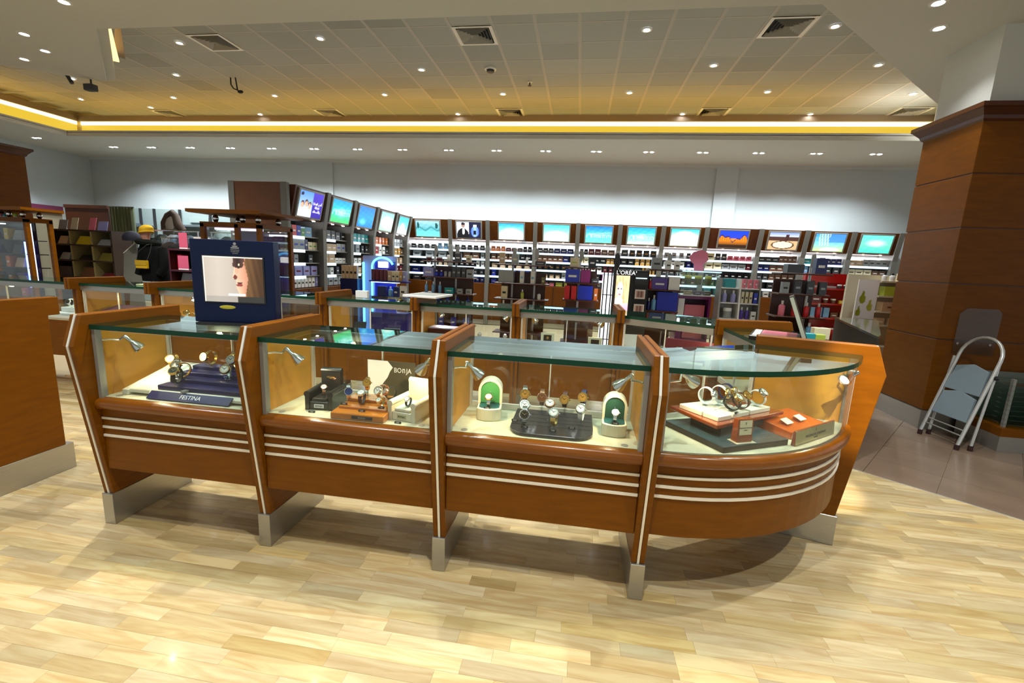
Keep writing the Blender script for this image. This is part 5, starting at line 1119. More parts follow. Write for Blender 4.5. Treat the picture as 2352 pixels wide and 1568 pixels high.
MB().prism([(-.19, -.06), (.19, -.06), (.19, .38), (.15, .42), (-.13, .42), (-.19, .36)], -.004, .004, 'y').build('sheet', glass('tinted_acrylic', (.82, .80, .78), 1.5, .08), t)
for x in (-.15, .15): MB().cyl((x, .004, .05), (x, .014, .05), .012, n=8).build('stud', CHROME, t)
t = thing('glass_shelf_rack', 'low rack of stacked glass shelves on a wood base by the pillar', 'rack', (4.72, 4.93, 0))
MB().box(-.66, -.25, 0, .9, .25, .15).build('steel_plinth', STEEL, t); MB().box(-.66, -.25, .15, .9, .25, .23).build('wood_base', WOOD, t)
GRN = glass('green_glass_shelf', (.88, .93, .91), 1.5)
for k in range(9): MB().box(-.62, -.24, .26 + .047 * k, .9, .2, .270 + .047 * k).build('glass_shelf', GRN, t)
for x in (-.6, .3): MB().box(x - .012, -.2, .23, x + .012, -.17, .70).build('rack_post', GREYM, t)
MB().box(-.62, .2, .23, .9, .22, .70).build('rack_back', pal('rack_back', 105, 108, 98, .5), t)
t = thing('grey_desk', 'dark olive desk with a pale grey top beside the pillar', 'desk', (2.9, 5.0, 0))
dq = [(2.47, 4.05), (3.02, 5.75), (3.40, 5.62), (2.58, 4.20)]
def off(q, d): cx, cy = 2.87, 4.95; return [(x - 2.9 + (x - cx) * d, y - 5.0 + (y - cy) * d) for x, y in q]
MB().prism(off(dq, 0), .06, 1.085, 'z').build('desk_body', pal('olive_grey', 48, 45, 34, .5), t); MB().prism(off(dq, -.03), 0, .06, 'z').build('desk_plinth', DARK, t)
MB().prism(off(dq, .025), 1.087, 1.108, 'z').build('desk_top', pal('grey_top', 105, 108, 98, .15, coat=.6), t)
M_ = T_(1.55, 3.2, 0, 0)
for x, y, w, h, c, l in ((-.05, -.08, .06, .05, 'teal', 'small teal pack on the end counter glass'), (.04, -.02, .06, .04, 'lime', 'green pack on the end counter glass'), (.085, .06, .10, .075, 'cream', 'beige square box at the rim of the end counter'), (.05, .11, .06, .02, 'purple', 'flat purple pack on the end counter glass')): product('carton', w, .05, h, c, M_, x, y, 1.1606, l, 'packs on the end counter', 'plain')
# sample palette with an upright lid on the end counter
t = thing('make_up_palette', 'large open make-up palette with pink and mauve cells on the end counter', 'palette', (1.30, 3.12, 1.1606), -.42)
MB().box(-.14, -.20, 0, .14, .17, .03).build('palette_tray', pal('palette_black', 22, 18, 15, .35), t, bevel=.004)
for x0, x1, y0, y1, c in ((-.125, -.085, -.19, .16, (205, 205, 200)), (-.08, .12, .05, .16, (205, 110, 125)), (-.08, .12, -.05, .045, (185, 95, 110)), (-.08, .12, -.115, -.055, (135, 95, 100)), (-.08, .12, -.19, -.12, (190, 205, 215))): MB().box(x0, y0, .0302, x1, y1, .033).build('colour_cell', pal('cell_%d_%d' % (c[0], c[1]), *c, .4), t)
lid = MB().box(-.012, -.15, 0, .012, .15, .30).build('upright_lid', pal('palette_brown', 35, 27, 18, .4), t, loc=(.168, -.02, .008), rot=(0, -.38, 0))
MB().box(-.010, -.156, .01, .010, -.1505, .295).build('lid_edge_strip', pal('edge_strip', 175, 178, 160, .3), lid)
# white tray on the far row
t = thing('white_tray', 'flat white tray lying on the far counter panel', 'tray', (-1.43, 4.17, 1.216), -.12)
MB().box(-.17, -.20, 0, .17, .20, .022).build('tray_board', WHITE, t, bevel=.004); MB().box(-.13, -.16, .0221, .13, .16, .024).build('tray_inlay', pal('tray_grey', 165, 165, 155, .5), t)
# navy display with the looping video
t = thing('navy_display', 'navy display stand with a woman on its screen on the front counters', 'display', (-1.905, 2.28, 1.1612), math.radians(10))
MB().box(-.225, -.035, 0.012, .225, .035, .47).build('navy_board', NAVY, t, bevel=.006); MB().box(-.20, -.07, 0, .20, .07, .014).build('foot', BLACK, t)
sc = MB().box(-.165, -.0385, .125, .175, -.034, .385).build('screen_bezel', BLACK, t)
def p_face(u, v):
    c = lerp((128, 116, 105), (165, 155, 145), 1 - abs(u - .25))
    if u > .86 and v > .55: c = (60, 75, 62)
    hair = u > .60 + .10 * math.sin(v * 4) * (v < .4) or (u > .52 and v > .93)
    if hair: c = lerp((105, 75, 45), (58, 38, 22), min(1, max(0, (u - .66) * 3.5) + .15 * math.sin(u * 60 + v * 8)))
    edge = .49 + (.02 if v > .8 else 0) - .0
    prof = {0: 0}
    if v > .86: e = .50
    elif v > .72: e = .515 + .02 * (v - .72) / .14
    elif v > .50: e = .515 - .028 * (1 - abs(v - .56) / .16) if abs(v - .56) < .16 else .515
    elif v > .40: e = .545
    elif v > .28: e = .552 - .015 * math.cos((v - .34) * 40)
    elif v > .12: e = .56 + .02 * math.sin((.28 - v) * 12)
    else: e = .60
    h0 = .72 - .02 * math.sin(v * 9)
    if e < u < h0 and v > .1: c = lerp((215, 165, 140), (165, 115, 92), max(0, (u - e) / (h0 - e)))
    if ell(u, v, .585, .84, .095, .085) or (.50 < u < .70 and .86 < v < .97 and v > .80 + (u - .5) * .5): c = lerp((40, 28, 26), (95, 62, 50), abs(u - .585) * 7)
    if ell(u, v, .600, .83, .016, .022): c = (205, 185, 150)
    if ell(u, v, .56, .70, .03, .07): c = lerp(c, (190, 130, 110), .7)
    if ell(u, v, .53, .555, .032, .055): c = (92, 48, 42)
    if ell(u, v, .60, .385, .055, .032): c = (120, 55, 50)
    if ell(u, v, .60, .435, .05, .014): c = (70, 35, 32)
    if v < .13: c = lerp(c, (120, 118, 112), .5) if u < .55 else (42, 40, 36)
    if .40 < u < .68 and .15 < v < .19: c = (190, 205, 205)
    if v > .97 or u < .012: c = (200, 195, 185)
    return c
picture('screen_picture', .325, .25, 84, 66, p_face, print_mat('screen_print', .75, .2), sc, (.005, -.0392, .255))
LOGO = pal('silver_print', 150, 150, 148, .4)
e = MB()
for k in range(3): e.box(-.022 + .008 * k, -.0362, .437 + .009 * k, .022 - .008 * k, -.035, .4435 + .009 * k)
e.ball((0, -.0358, .468 - .004), .009, .001, .006, 8); e.build('crown_emblem', LOGO, t, loc=(.02, 0, -.012))
for z in (.399, .408, .417): text('FREDERIQUE' if z > .41 else 'CONSTANT' if z > .4 else 'GENEVE', .0085, LOGO, t, (.02, -.0356, z))
b = MB().ball((0, -.036, .1), .045, .0015, .011, 14); b.build('yellow_oval_emblem', pal('yellow_print', 195, 180, 50, .4), t, loc=(-.04, 0, .0))
# ================================================================ GOODS IN THE COUNTERS
GOLD = mat('gold', (0.80, 0.52, 0.16), 0.2, 1.0); ROSE = mat('rose_gold', (0.75, 0.40, 0.24), 0.22, 1.0); SILV = mat('polished_steel', (0.72, 0.72, 0.72), 0.18, 1.0)
STR = {'brown': pal('strap_brown', 70, 32, 18, .5), 'black': pal('strap_black', 18, 17, 18, .5), 'red': pal('strap_red', 150, 30, 20, .5), 'white': pal('strap_white', 225, 225, 220, .5), 'navy': pal('strap_navy', 25, 30, 70, .5), 'gold': GOLD, 'steel': SILV, 'rose': ROSE}
DIAL = {'white': pal('dial_white', 225, 222, 210, .3), 'gold': pal('dial_gold', 195, 145, 60, .3, metal=.5), 'black': pal('dial_black', 15, 16, 20, .25), 'green': pal('dial_green', 25, 80, 70, .3), 'brown': pal('dial_brown', 110, 60, 20, .3), 'blue': pal('dial_blue', 30, 50, 110, .3)}
WCACHE = {}
def watch(label, x, y, z0, zc, strap, case, dial, group, rz=0.0, tilt=0.0, s=1.0, roll=0.0):
    """watch on a C-shaped cuff whose post stands on z0; ring centre at zc, dial facing local -y (tilted up)"""
    key = (strap, case, dial, s); t = thing('watch', label, 'watch', (x, y, z0), rz, group)
    C_ = STR[case]; h = max(zc - z0, .0345 * s)
    K = Matrix.Translation((0, 0, h)) @ Matrix.Rotation(roll, 4, 'Y') @ Matrix.Rotation(-tilt, 4, 'X')
    def put(b, nm, m, par, sm=True, cache=True):
        k = key + (nm,)
        if k not in WCACHE: o = b().build(nm, m, par, smooth=sm); WCACHE[k] = o
        else: o = WCACHE[k].copy(); COL.objects.link(o); o.parent = par
        o.matrix_local = K if par is t else Matrix.Identity(4); return o
    R = .031 * s; W = .010 * s
    def ring():
        b = MB(); n = 22
        for i in range(n):
            a = -PI / 2 + PI * .17 + (2 * PI - PI * .34) * i / (n - 1)
            rr_ = R * (1 + .06 * math.cos(2 * a)); w = W * (1.0 - .28 * abs(math.sin((a + PI / 2) / 2)))
            # local: ring lies in the yz plane, watch case at -y
            for rr2, ww in ((rr_, -w), (rr_, w), (rr_ - .0035 * s, w), (rr_ - .0035 * s, -w)): b.v.append((ww, math.sin(a) * rr2, math.cos(a) * rr2))
        for i in range(n - 1):
            for q in range(4): b.f.append((4 * i + q, 4 * i + (q + 1) % 4, 4 * i + 4 + (q + 1) % 4, 4 * i + 4 + q)); b.mi.append(0)
        b.f += [(0, 1, 2, 3), (4 * n - 1, 4 * n - 2, 4 * n - 3, 4 * n - 4)]; b.mi += [0, 0]; return b
    put(ring, 'strap', STR[strap], t, False)
    cs = put(lambda: MB().lathe([(.018 * s, -.026 * s), (.0205 * s, -.028 * s), (.0205 * s, -.034 * s), (.0185 * s, -.0385 * s), (.0165 * s, -.0385 * s), (.0162 * s, -.0365 * s)], n=20, axis='y', cap=False).xf(Matrix.Scale(-1, 4, (0, 1, 0))), 'case', C_, t)
    put(lambda: MB().lathe([(.0165 * s, -.0366 * s), (.0165 * s, -.0300 * s)], n=20, axis='y').xf(Matrix.Scale(-1, 4, (0, 1, 0))), 'dial', DIAL[dial], cs, False)
    def hands():
        b = MB(); d = -.0372 * s
        for k in range(12): a = PI * k / 6; b.box(-.0007 * s, d, .0118 * s, .0007 * s, d + .0004, .0148 * s); q = b.v[-8:]; b.v[-8:] = [tuple(Matrix.Rotation(a, 3, 'Y') @ Vector(v)) for v in q]
        for a, L in ((.9, .009), (-.9, .012)): b.box(-.0008 * s, d - .0002, -.002 * s, .0008 * s, d + .0002, L * s); q = b.v[-8:]; b.v[-8:] = [tuple(Matrix.Rotation(a, 3, 'Y') @ Vector(v)) for v in q]
        return b
    put(hands, 'hands', GOLD if dial in ('black', 'brown', 'green') else BLACK, cs, False)
    put(lambda: MB().cyl((.020 * s, -.031 * s, 0), (.0245 * s, -.031 * s, 0), .003 * s, n=8), 'crown', C_, t)
    b = MB(); b.tube([(0, R * .82 * math.sin(a), h + R * .82 * math.cos(a)) for a in [PI * (.25 + 1.5 * k / 12) for k in range(13)]], .006 * s, 6, flat=.35, up=(0, 1, 0))
    if h > R * 1.05: b.box(-.004, -.003, 0, .004, .003, h - R * .8); b.box(-.014, -.011, 0, .014, .011, .003)
    b.build('cuff_stand', ACRW, t); return t
ACRW = glass('watch_cuff', (.86, .92, .92), 1.5)
ALLUM = []
def price(label, x, y, z, body, rz=0.0, dark=True, rx=-.5, s=1.0, group='price cubes'):
    t = thing('price_tag', label, 'price tag', (x, y, z), rz, group)
    b = MB(); w = .0085 * s
    for i in range(len(body)): b.box((i - len(body) / 2) * w + .0004, -.004, 0, (i + 1 - len(body) / 2) * w - .0004, .004, .009 * s)
    b.build('digit_cubes', BLACK if dark else WHITE, t)
    text(body, .0095 * s, WHITE if dark else BLACK, t, (0, -.0043, .0046 * s), name='digits', sx=1.0); return t
DZ = .7625
# ---- first counter: white stand with navy steps
t = thing('watch_stand', 'white sloping watch stand with navy steps and a name plate', 'watch stand', (-2.08, 2.0, DZ))
WS = pal('stand_white', 222, 220, 200, .45); NV = pal('navy_felt_step', 10, 18, 80, .35, coat=.3)
f = lambda y: .035 + .20 * (y - .06)
MB().prism([(.06, .012), (.06, .035), (.30, .085), (.40, .115), (.40, .012)], -.37, .41, 'x').build('white_body', WS, t, bevel=.004)
for x0, x1 in ((-.385, -.345), (.385, .415)): MB().prism([(.05, 0), (.05, .030), (.30, .092), (.40, .125), (.40, 0)], x0, x1, 'x').build('side_cheek', WS, t, bevel=.005)
for k in range(4):
    y0 = .075 + .078 * k; z = f(y0) + .014
    MB().box(-.185, y0, z - .03, .385, y0 + .074, z + .012 + .004 * k).build('navy_step', NV, t, bevel=.003)
MB().prism([(.062, .012), (.045, .012), (.045, .026), (.062, .040)], -.21, .385, 'x').build('front_ledge', WS, t)
np_ = MB().box(-.195, -.003, 0, .30, .003, .050).build('name_plate', NV, t, loc=(0, .014, .0045), rot=(-.85, 0, 0))
text('FESTINA', .034, WHITE, np_, (.06, -.0034, .024))
MB().box(-.012, .045, .042, .012, .085, .052).build('link_strip', GREYM, t)
zf = lambda Y: DZ + f(Y - 2.0) + .030
for l, x, y, zc, st, ca, di, rz, ti in (('gold watch at the left of the navy steps', -2.345, 2.27, .900, 'gold', 'gold', 'white', .35, .5), ('two tone watch beside the gold one on the navy steps', -2.255, 2.20, .868, 'steel', 'gold', 'white', .6, .4),
                                  ('gold banded watch in the middle of the navy steps', -2.19, 2.17, .862, 'gold', 'steel', 'white', -.5, .5), ('square looking gold watch raised at the back of the navy steps', -2.155, 2.33, .935, 'gold', 'gold', 'brown', -.15, .3),
                                  ('black strap watch at the front of the navy steps', -2.16, 2.10, .846, 'black', 'gold', 'black', .3, .9), ('large gold and steel watch at the right back of the navy steps', -2.005, 2.33, .925, 'gold', 'steel', 'white', .4, .4), ('steel watch at the right front of the navy steps', -1.935, 2.20, .875, 'steel', 'gold', 'white', .4, .5), ('gold watch by the right panel on the navy steps', -1.86, 2.27, .895, 'gold', 'gold', 'gold', .3, .4)):
    watch(l, x, y, zf(y), zc, st, ca, di, 'watches on the navy steps', rz, ti, 1.32)
# ---- second counter: toy armchairs, wooden tray, picture card
def armchair(label, x, y, m, plate, txt, rz=0.0, w=.125, d=.185, back=.175):
    t = thing('toy_armchair', label, 'watch stand', (x, y, DZ), rz)
    MB().box(-w / 2 + .012, -d / 2, 0, w / 2 - .012, d / 2, .045).build('seat_base', m, t, bevel=.003)
    MB().box(-w / 2 + .022, -d / 2 + .004, .046, w / 2 - .022, d / 2 - .03, .062).build('seat_cushion', m, t, bevel=.006)
    for s in (-1, 1):
        b = MB().box(s * w / 2 - .011, -d / 2 - .003, 0, s * w / 2 + .011, d / 2, .082); b.cyl((s * w / 2, -d / 2 - .004, .086), (s * w / 2, d / 2, .086), .0165, n=14); b.build('arm', m, t, smooth=True)
    b = MB().box(-w / 2 + .008, d / 2 - .035, .045, w / 2 - .008, d / 2, back); b.cyl((-w / 2 + .006, d / 2 - .018, back), (w / 2 - .006, d / 2 - .018, back), .018, n=14); b.build('backrest', m, t, smooth=True)
    p = MB().box(-.026, -d / 2 - .002, .012, .026, -d / 2, .032).build('name_plate', plate, t); text(txt, .013, BLACK if plate is not BLACK else WHITE, t, (0, -d / 2 - .0024, .022)); return t
BLK = pal('black_leather', 22, 24, 24, .35, coat=.3)
armchair('small black leather toy armchair holding a watch', -1.325, 2.19, BLK, WHITE, 'BONJA', .10)
e = MB().ball((0, 0, 0), .012, .003, .009, 8); e.box(-.022, -.002, .003, .022, .002, .010); e.build('emblem', GOLD, bpy.data.objects['toy_armchair'], loc=(.0, .056, .135))
armchair('cream leather toy armchair with a small watch tag', -.822, 2.155, CREAM, pal('cream_plate', 185, 180, 140, .5), 'BONJA', -.18, .135, .20, .165)
armchair('second cream toy armchair cut off by the wood panel', -.722, 2.338, CREAM, pal('cream_plate', 185, 180, 140, .5), 'BONJA', -.10, .08, .12, .11)
watch('rose gold watch resting on the black toy armchair', -1.325, 2.165, DZ + .06, DZ + .093, 'rose', 'rose', 'white', 'watches with the toy armchairs', .5, .8, .85)
watch('small watch in front of the cream toy armchair cushion', -.82, 2.10, DZ + .062, DZ + .090, 'black', 'steel', 'white', 'watches with the toy armchairs', -.2, .9, .75)
t = thing('wooden_watch_tray', 'glossy orange wood tray with two steps of watches', 'tray', (-1.03, 2.115, DZ))
OW = mat('orange_lacquer_wood', (0.46, 0.145, 0.012), .15, noise=.15, nscale=6, stretch=(1, 8, 8), coat=.8)
MB().prism([(-.115, 0), (.115, 0), (.115, .05), (-.098, .035), (-.115, .033)], -.165, .118, 'x').build('tray_block', OW, t, bevel=.003)
MB().box(-.150, -.06, .034, .108, .118, .052).build('middle_step', OW, t, bevel=.003); MB().box(-.145, .02, .052, .104, .118, .070).build('upper_step', OW, t, bevel=.003)
MB().box(-.05, -.1175, .010, .06, -.115, .026).build('name_plate', DARK, t); text('BONJA', .013, pal('silver_print', 150, 150, 148, .4), t, (.005, -.118, .018))
for l, x, y, zs_, zc, st, ca, di, rz, ti, s in (('steel bangle watch at the left of the orange tray', -1.175, 2.15, .052, .862, 'steel', 'steel', 'blue', .5, .3, 1.15), ('brown strapped watch in the middle of the orange tray', -1.075, 2.105, .052, .836, 'brown', 'steel', 'white', .1, 1.1, 1.05), ('gold watch raised at the back of the orange tray', -1.09, 2.20, .070, .90, 'gold', 'gold', 'gold', .3, .4, 1.1),
                                        ('steel watch with rose case right of the orange tray middle', -.985, 2.16, .070, .872, 'rose', 'steel', 'white', -.4, .4, 1.2), ('dark strapped watch at the right of the orange tray', -.945, 2.17, .070, .868, 'black', 'rose', 'white', -.8, .4, 1.05), ('small gold watch at the front right of the orange tray', -.96, 2.08, .052, .838, 'gold', 'gold', 'white', -.2, .8, .8)):
    watch(l, x, y, DZ + zs_, zc, st, ca, di, 'watches on the orange tray', rz, ti, s)
t = thing('picture_card', 'standing card with a white figure and white lettering', 'card', (-1.02, 2.345, DZ), -.03)
CG = pal('card_grey', 78, 72, 52, .4)
MB().box(-.145, -.003, 0, .145, .003, .235).build('card', CG, t); MB().box(-.12, -.004, 0, .12, .04, .004).build('card_foot', ACR, t)
MB().prism([(-.14, .235), (-.02, .235), (.012, .20), (-.005, .175), (-.02, .14), (-.05, .10), (-.055, .0), (-.14, .0)], -.0045, -.003, 'y').build('white_figure', pal('bright_white_print', 250, 250, 245, .6), t)
text('BO', .040, WHITE, t, (.042, -.0036, .185), sx=.85); text('n', .053, WHITE, t, (.078, -.0036, .1895), sx=.75); text('JA', .040, WHITE, t, (.108, -.0036, .185), sx=.85)
price('black price cubes in front of the black toy armchair', -1.33, 2.055, DZ, '1300', .08); price('price cubes at the front of the orange tray', -1.045, 2.04, DZ + .0365, '1290', 0); price('price cubes under the steel bangle watch', -1.16, 2.075, DZ + .0535, '1300', .1, group=None); price('price cubes at the right of the orange tray', -.955, 2.072, DZ + .0535, '1350', -.1); price('price cubes before the cream toy armchair', -.845, 2.022, DZ, '1300', -.1)
# ---- third counter: two arched boxes and a rounded slate
def arch_box(label, x, y, mat_in, rz=0.0, open_=0.0, s=1.0):
    t = thing('arched_box', label, 'watch box', (x, y, DZ), rz)
    base = [(-.06 * s, .05 * s), (.06 * s, .05 * s)] + [(.06 * s * math.cos(a), -.045 * s + .03 * s * math.sin(a)) for a in [-PI * k / 10 for k in range(11)]]
    IV = pal('ivory_shell', 215, 208, 180, .4)
    MB().prism(base, 0, .062 * s, 'z').build('base', IV, t, bevel=.003)
    MB().prism([(px * .84, py * .84) for px, py in base], .0622 * s, .064 * s, 'z').build('pad', pal('teal_pad', 10, 70, 72, .5), t)
    ar_ = lambda r, h0: [(-r, h0)] + [(-r, .13 * s)] + [(r * math.cos(a), .13 * s + r * 1.0 * math.sin(a)) for a in [PI - PI * k / 12 for k in range(1, 12)]] + [(r, .13 * s), (r, h0)]
    o, i = ar_(.06 * s, .06 * s), ar_(.048 * s, .066 * s); b = MB(); n = len(o)
    y0, y1 = .012 * s, .085 * s
    for (ya) in (y0,):
        b.add([(px, ya, pz) for px, pz in o] + [(px, ya, pz) for px, pz in i], [(k, k + 1, n + k + 1, n + k) for k in range(n - 1)])
    b.add([(px, y0, pz) for px, pz in o] + [(px, y1, pz) for px, pz in o], [(k, k + 1, n + k + 1, n + k) for k in range(n - 1)] + [tuple(range(n, 2 * n))])
    b.add([(px, y0, pz) for px, pz in i] + [(px, y0 + .02 * s, pz) for px, pz in i], [(k, k + 1, n + k + 1, n + k) for k in range(n - 1)])
    b.build('arched_lid', IV, t, smooth=True)
    MB().prism(i, y0 + .012 * s, y0 + .016 * s, 'y').build('green_lining', mat_in, t)
    text('A', .024 * s, SILV, t, (0, y0 + .0115 * s, .115 * s)); text('AIGNER', .011 * s, SILV, t, (0, y0 + .0115 * s, .095 * s))
    return t
arch_box('ivory arched watch box lined in bright green at the left', -.424, 2.245, pal('bright_green_lining', 60, 135, 70, .6), .12, 0, 1.06)
arch_box('ivory arched watch box lined in dark green at the right', .222, 2.185, pal('dark_green_lining', 8, 62, 48, .6), -.05)
watch('gold and steel watch lying in the bright green arched box', -.424, 2.215, DZ + .066, DZ + .092, 'steel', 'gold', 'white', 'watches in arched boxes', .1, .9, .95); watch('steel watch lying in the dark green arched box', .222, 2.155, DZ + .064, DZ + .09, 'steel', 'steel', 'white', 'watches in arched boxes', -.1, .9, .9)
t = thing('slate_tray', 'rounded dark slate tray carrying eight watches', 'tray', (-.09, 2.215, DZ))
sl = [(-.20, .16), (-.20, -.07)] + [(-.12 + .09 * math.cos(a) * .9, -.10 + .10 * math.sin(a)) for a in [PI + PI / 2 * k / 6 for k in range(1, 7)]] + [(.12 + .09 * math.cos(a), -.10 + .10 * math.sin(a)) for a in [-PI / 2 + PI / 2 * k / 6 for k in range(0, 6)]] + [(.21, -.07), (.21, .16)]
MB().prism(sl, 0, .017, 'z').build('slate', pal('slate_black', 26, 29, 36, .3, coat=.3), t, bevel=.002)
for k in range(5): MB().box(-.19, -.14 + .055 * k, .0172, .20, -.136 + .055 * k, .018).build('slat_line', BLACK, t) if k else None
for l, x, y, zc, st, ca, di, rz, ti in (('gold dial chronograph at the back left of the slate tray', -.245, 2.31, .885, 'steel', 'gold', 'gold', .1, .25), ('steel watch with a red strap on the slate tray', -.235, 2.19, .845, 'red', 'steel', 'white', .2, .7), ('black dial steel watch at the front left of the slate tray', -.222, 2.12, .836, 'steel', 'steel', 'black', .1, .3),
                                  ('rose gold watch second in the back row of the slate tray', -.152, 2.33, .868, 'rose', 'rose', 'brown', 0, .25), ('white watch in the middle of the slate tray', -.10, 2.22, .853, 'white', 'rose', 'white', -.1, .8), ('two tone bracelet watch at the front middle of the slate tray', -.072, 2.12, .833, 'gold', 'steel', 'white', -.2, .9),
                                  ('gold dial watch third in the back row of the slate tray', -.028, 2.33, .868, 'brown', 'gold', 'gold', -.1, .25), ('gold watch at the right end of the back row on the slate tray', .070, 2.33, .886, 'navy', 'gold', 'gold', -.2, .3), ('white banded watch at the right of the slate tray', .060, 2.205, .846, 'white', 'steel', 'white', -.2, .7)):
    watch(l, x, y, DZ + .0175, zc, st, ca, di, 'watches on the slate tray', rz, ti, 1.32)
for l, x, y, s in (('price cubes at the left edge of the slate tray', -.275, 2.165, '3303'), ('price cubes at the front left of the slate tray', -.215, 2.085, '1136'), ('price cubes at the front middle of the slate tray', -.075, 2.072, '7300'), ('price cubes at the right of the slate tray', .015, 2.13, '3313')): price(l, x, y, DZ + .018, s)
price('price cubes in the bright green arched box', -.424, 2.178, DZ + .066, '1336', .1); price('price cubes in the dark green arched box', .222, 2.122, DZ + .0645, '2100', -.05)
# ---- rounded corner counter
def oriented(name, label, cat, x, y, z, rz): return thing(name, label, cat, (x, y, z), rz)
def hexa(q, z0, z1): return MB().prism(q, z0, z1, 'z')
PT = lambda q, o: [(x - o[0], y - o[1]) for x, y in q]
o_ = (.80, 2.30)
t = thing('square_tray_stand', 'dark square slab with a tilted cherry tray of white watch pads', 'watch stand', (o_[0], o_[1], DZ))
SLB = pal('dark_teal_top', 52, 70, 74, .25, coat=.4)
q0 = PT([(.705, 2.045), (1.06, 2.235), (.88, 2.54), (.50, 2.36)], o_)
MB().prism(q0, 0, .026, 'z').build('slab', pal('dark_brown_slab', 45, 30, 18, .4), t, bevel=.002); MB().prism(q0, .0262, .029, 'z').build('slab_top', SLB, t)
q1 = PT([(.70, 2.155), (1.14, 2.50), (.98, 2.62), (.535, 2.425)], o_); RWD = mat('red_lacquer_wood', (0.24, 0.042, 0.008), .16, noise=.12, nscale=5, stretch=(1, 6, 6), coat=.8)
MB().prism([(x * .62 + .0, y * .62) for x, y in q1], .029, .072, 'z').build('tray_foot', DARK, t)
MB().prism(q1, .072, .092, 'z').build('cherry_tray', RWD, t, bevel=.003)
WP_ = pal('white_pad', 228, 222, 205, .5)
for q in ([(.575, 2.395), (.66, 2.285), (.86, 2.44), (.80, 2.53)], [(.72, 2.215), (.80, 2.275), (.735, 2.335), (.665, 2.28)], [(.81, 2.285), (.915, 2.365), (.855, 2.43), (.745, 2.343)], [(.925, 2.375), (1.06, 2.478), (1.0, 2.53), (.865, 2.438)]):
    MB().prism(PT(q, o_), .0922, .116, 'z').build('white_pad', WP_, t, bevel=.002)
for l, x, y, zc, st, ca, di, rz, ti, zz in (('white strapped watch at the back left of the tilted tray', .705, 2.40, .935, 'white', 'steel', 'white', 1.0, .2, .1165), ('white and gold watch at the back middle of the tilted tray', .775, 2.42, .945, 'white', 'gold', 'white', 1.0, .2, .1165), ('navy strapped watch at the back right of the tilted tray', .825, 2.47, .945, 'navy', 'gold', 'white', .9, .2, .1165),
                                      ('black strapped gold watch lying on the tilted tray', .815, 2.335, .912, 'black', 'gold', 'white', .9, .9, .1165), ('brown strapped gold watch lying on the tilted tray', .875, 2.385, .914, 'brown', 'gold', 'gold', .9, .9, .1165), ('white watch at the right end of the tilted tray', .985, 2.47, .914, 'white', 'steel', 'white', .9, .9, .1165)):
    watch(l, x, y, DZ + zz, zc, st, ca, di, 'watches on the tilted tray', rz, ti, 1.35)
def plate_block(name, label, x, y, w, h, d, rz, z, lines, wood, plate, ps=.8, ty=.0):
    t = thing(name, label, 'name block', (x, y, z), rz)
    MB().prism([(-d / 2, 0), (d / 2, 0), (d / 2 - .006, h), (-d / 2 + .006, h)], -w / 2, w / 2, 'x').build('wood_block', wood, t, bevel=.002)
    th = math.atan2(.006, h); yf = -d / 2 + .003
    pb = MB().box(-w * ps / 2, -.0012, h * .32 if ps < .95 else h * .06, w * ps / 2, 0, h * .94).build('plate', plate, t, loc=(0, -d / 2, 0), rot=(-th, 0, 0))
    for k, (tx, sz, dz) in enumerate(lines): text(tx, sz, pal('print_dark', 40, 38, 35, .5), pb, (0, -.0016, h * dz))
    return t
plate_block('name_block', 'small upright cherry block with an ivory name plate', .815, 2.155, .088, .112, .042, .42, DZ + .030, (('F', .018, .80), ('FREDERIQUE CONSTANT', .0064, .62), ('GENEVE', .0055, .52)), RWD, pal('ivory_plate', 200, 192, 160, .4))
t = thing('base_card', 'thin ivory card under the small cherry name block', 'card', (.815, 2.153, DZ + .0292), .42); MB().box(-.056, -.034, 0, .056, .030, .0007).build('card', pal('ivory_plate', 200, 192, 160, .4), t)
plate_block('long_name_block', 'long cherry block with a brass name plate at the curved glass', 1.228, 2.352, .385, .075, .022, .69, DZ, (('F', .020, .76), ('FREDERIQUE CONSTANT', .0175, .45), ('GENEVE', .010, .24)), RWD, pal('brass_plate', 175, 165, 110, .3, metal=.3), .99)
t = thing('lacquer_rest', 'orange lacquer rest with two blank white cards behind the brass plate', 'watch stand', (1.175, 2.50, DZ), .69)
ORL = mat('orange_lacquer', (0.50, 0.085, 0.008), .18, coat=.7)
MB().prism([(-.10, 0), (.10, 0), (.10, .062), (-.10, .038)], -.17, .17, 'x').build('rest_block', ORL, t, bevel=.003)
for x, c in ((-.09, 'ivory_card'), (.04, 'white_card')): MB().box(-.03, -.022, 0, .03, .022, .003).build('blank_card', pal(c, 238, 228, 190, .5), t, loc=(x, -.03, .062), rot=(.35, 0, 0)); MB().box(x - .012, -.03, .045, x + .012, .0, .058).build('card_rest', ORL, t)
price('price cubes on the front pads of the tilted tray', .83, 2.30, DZ + .1165, '2795', .9, True, s=.8)
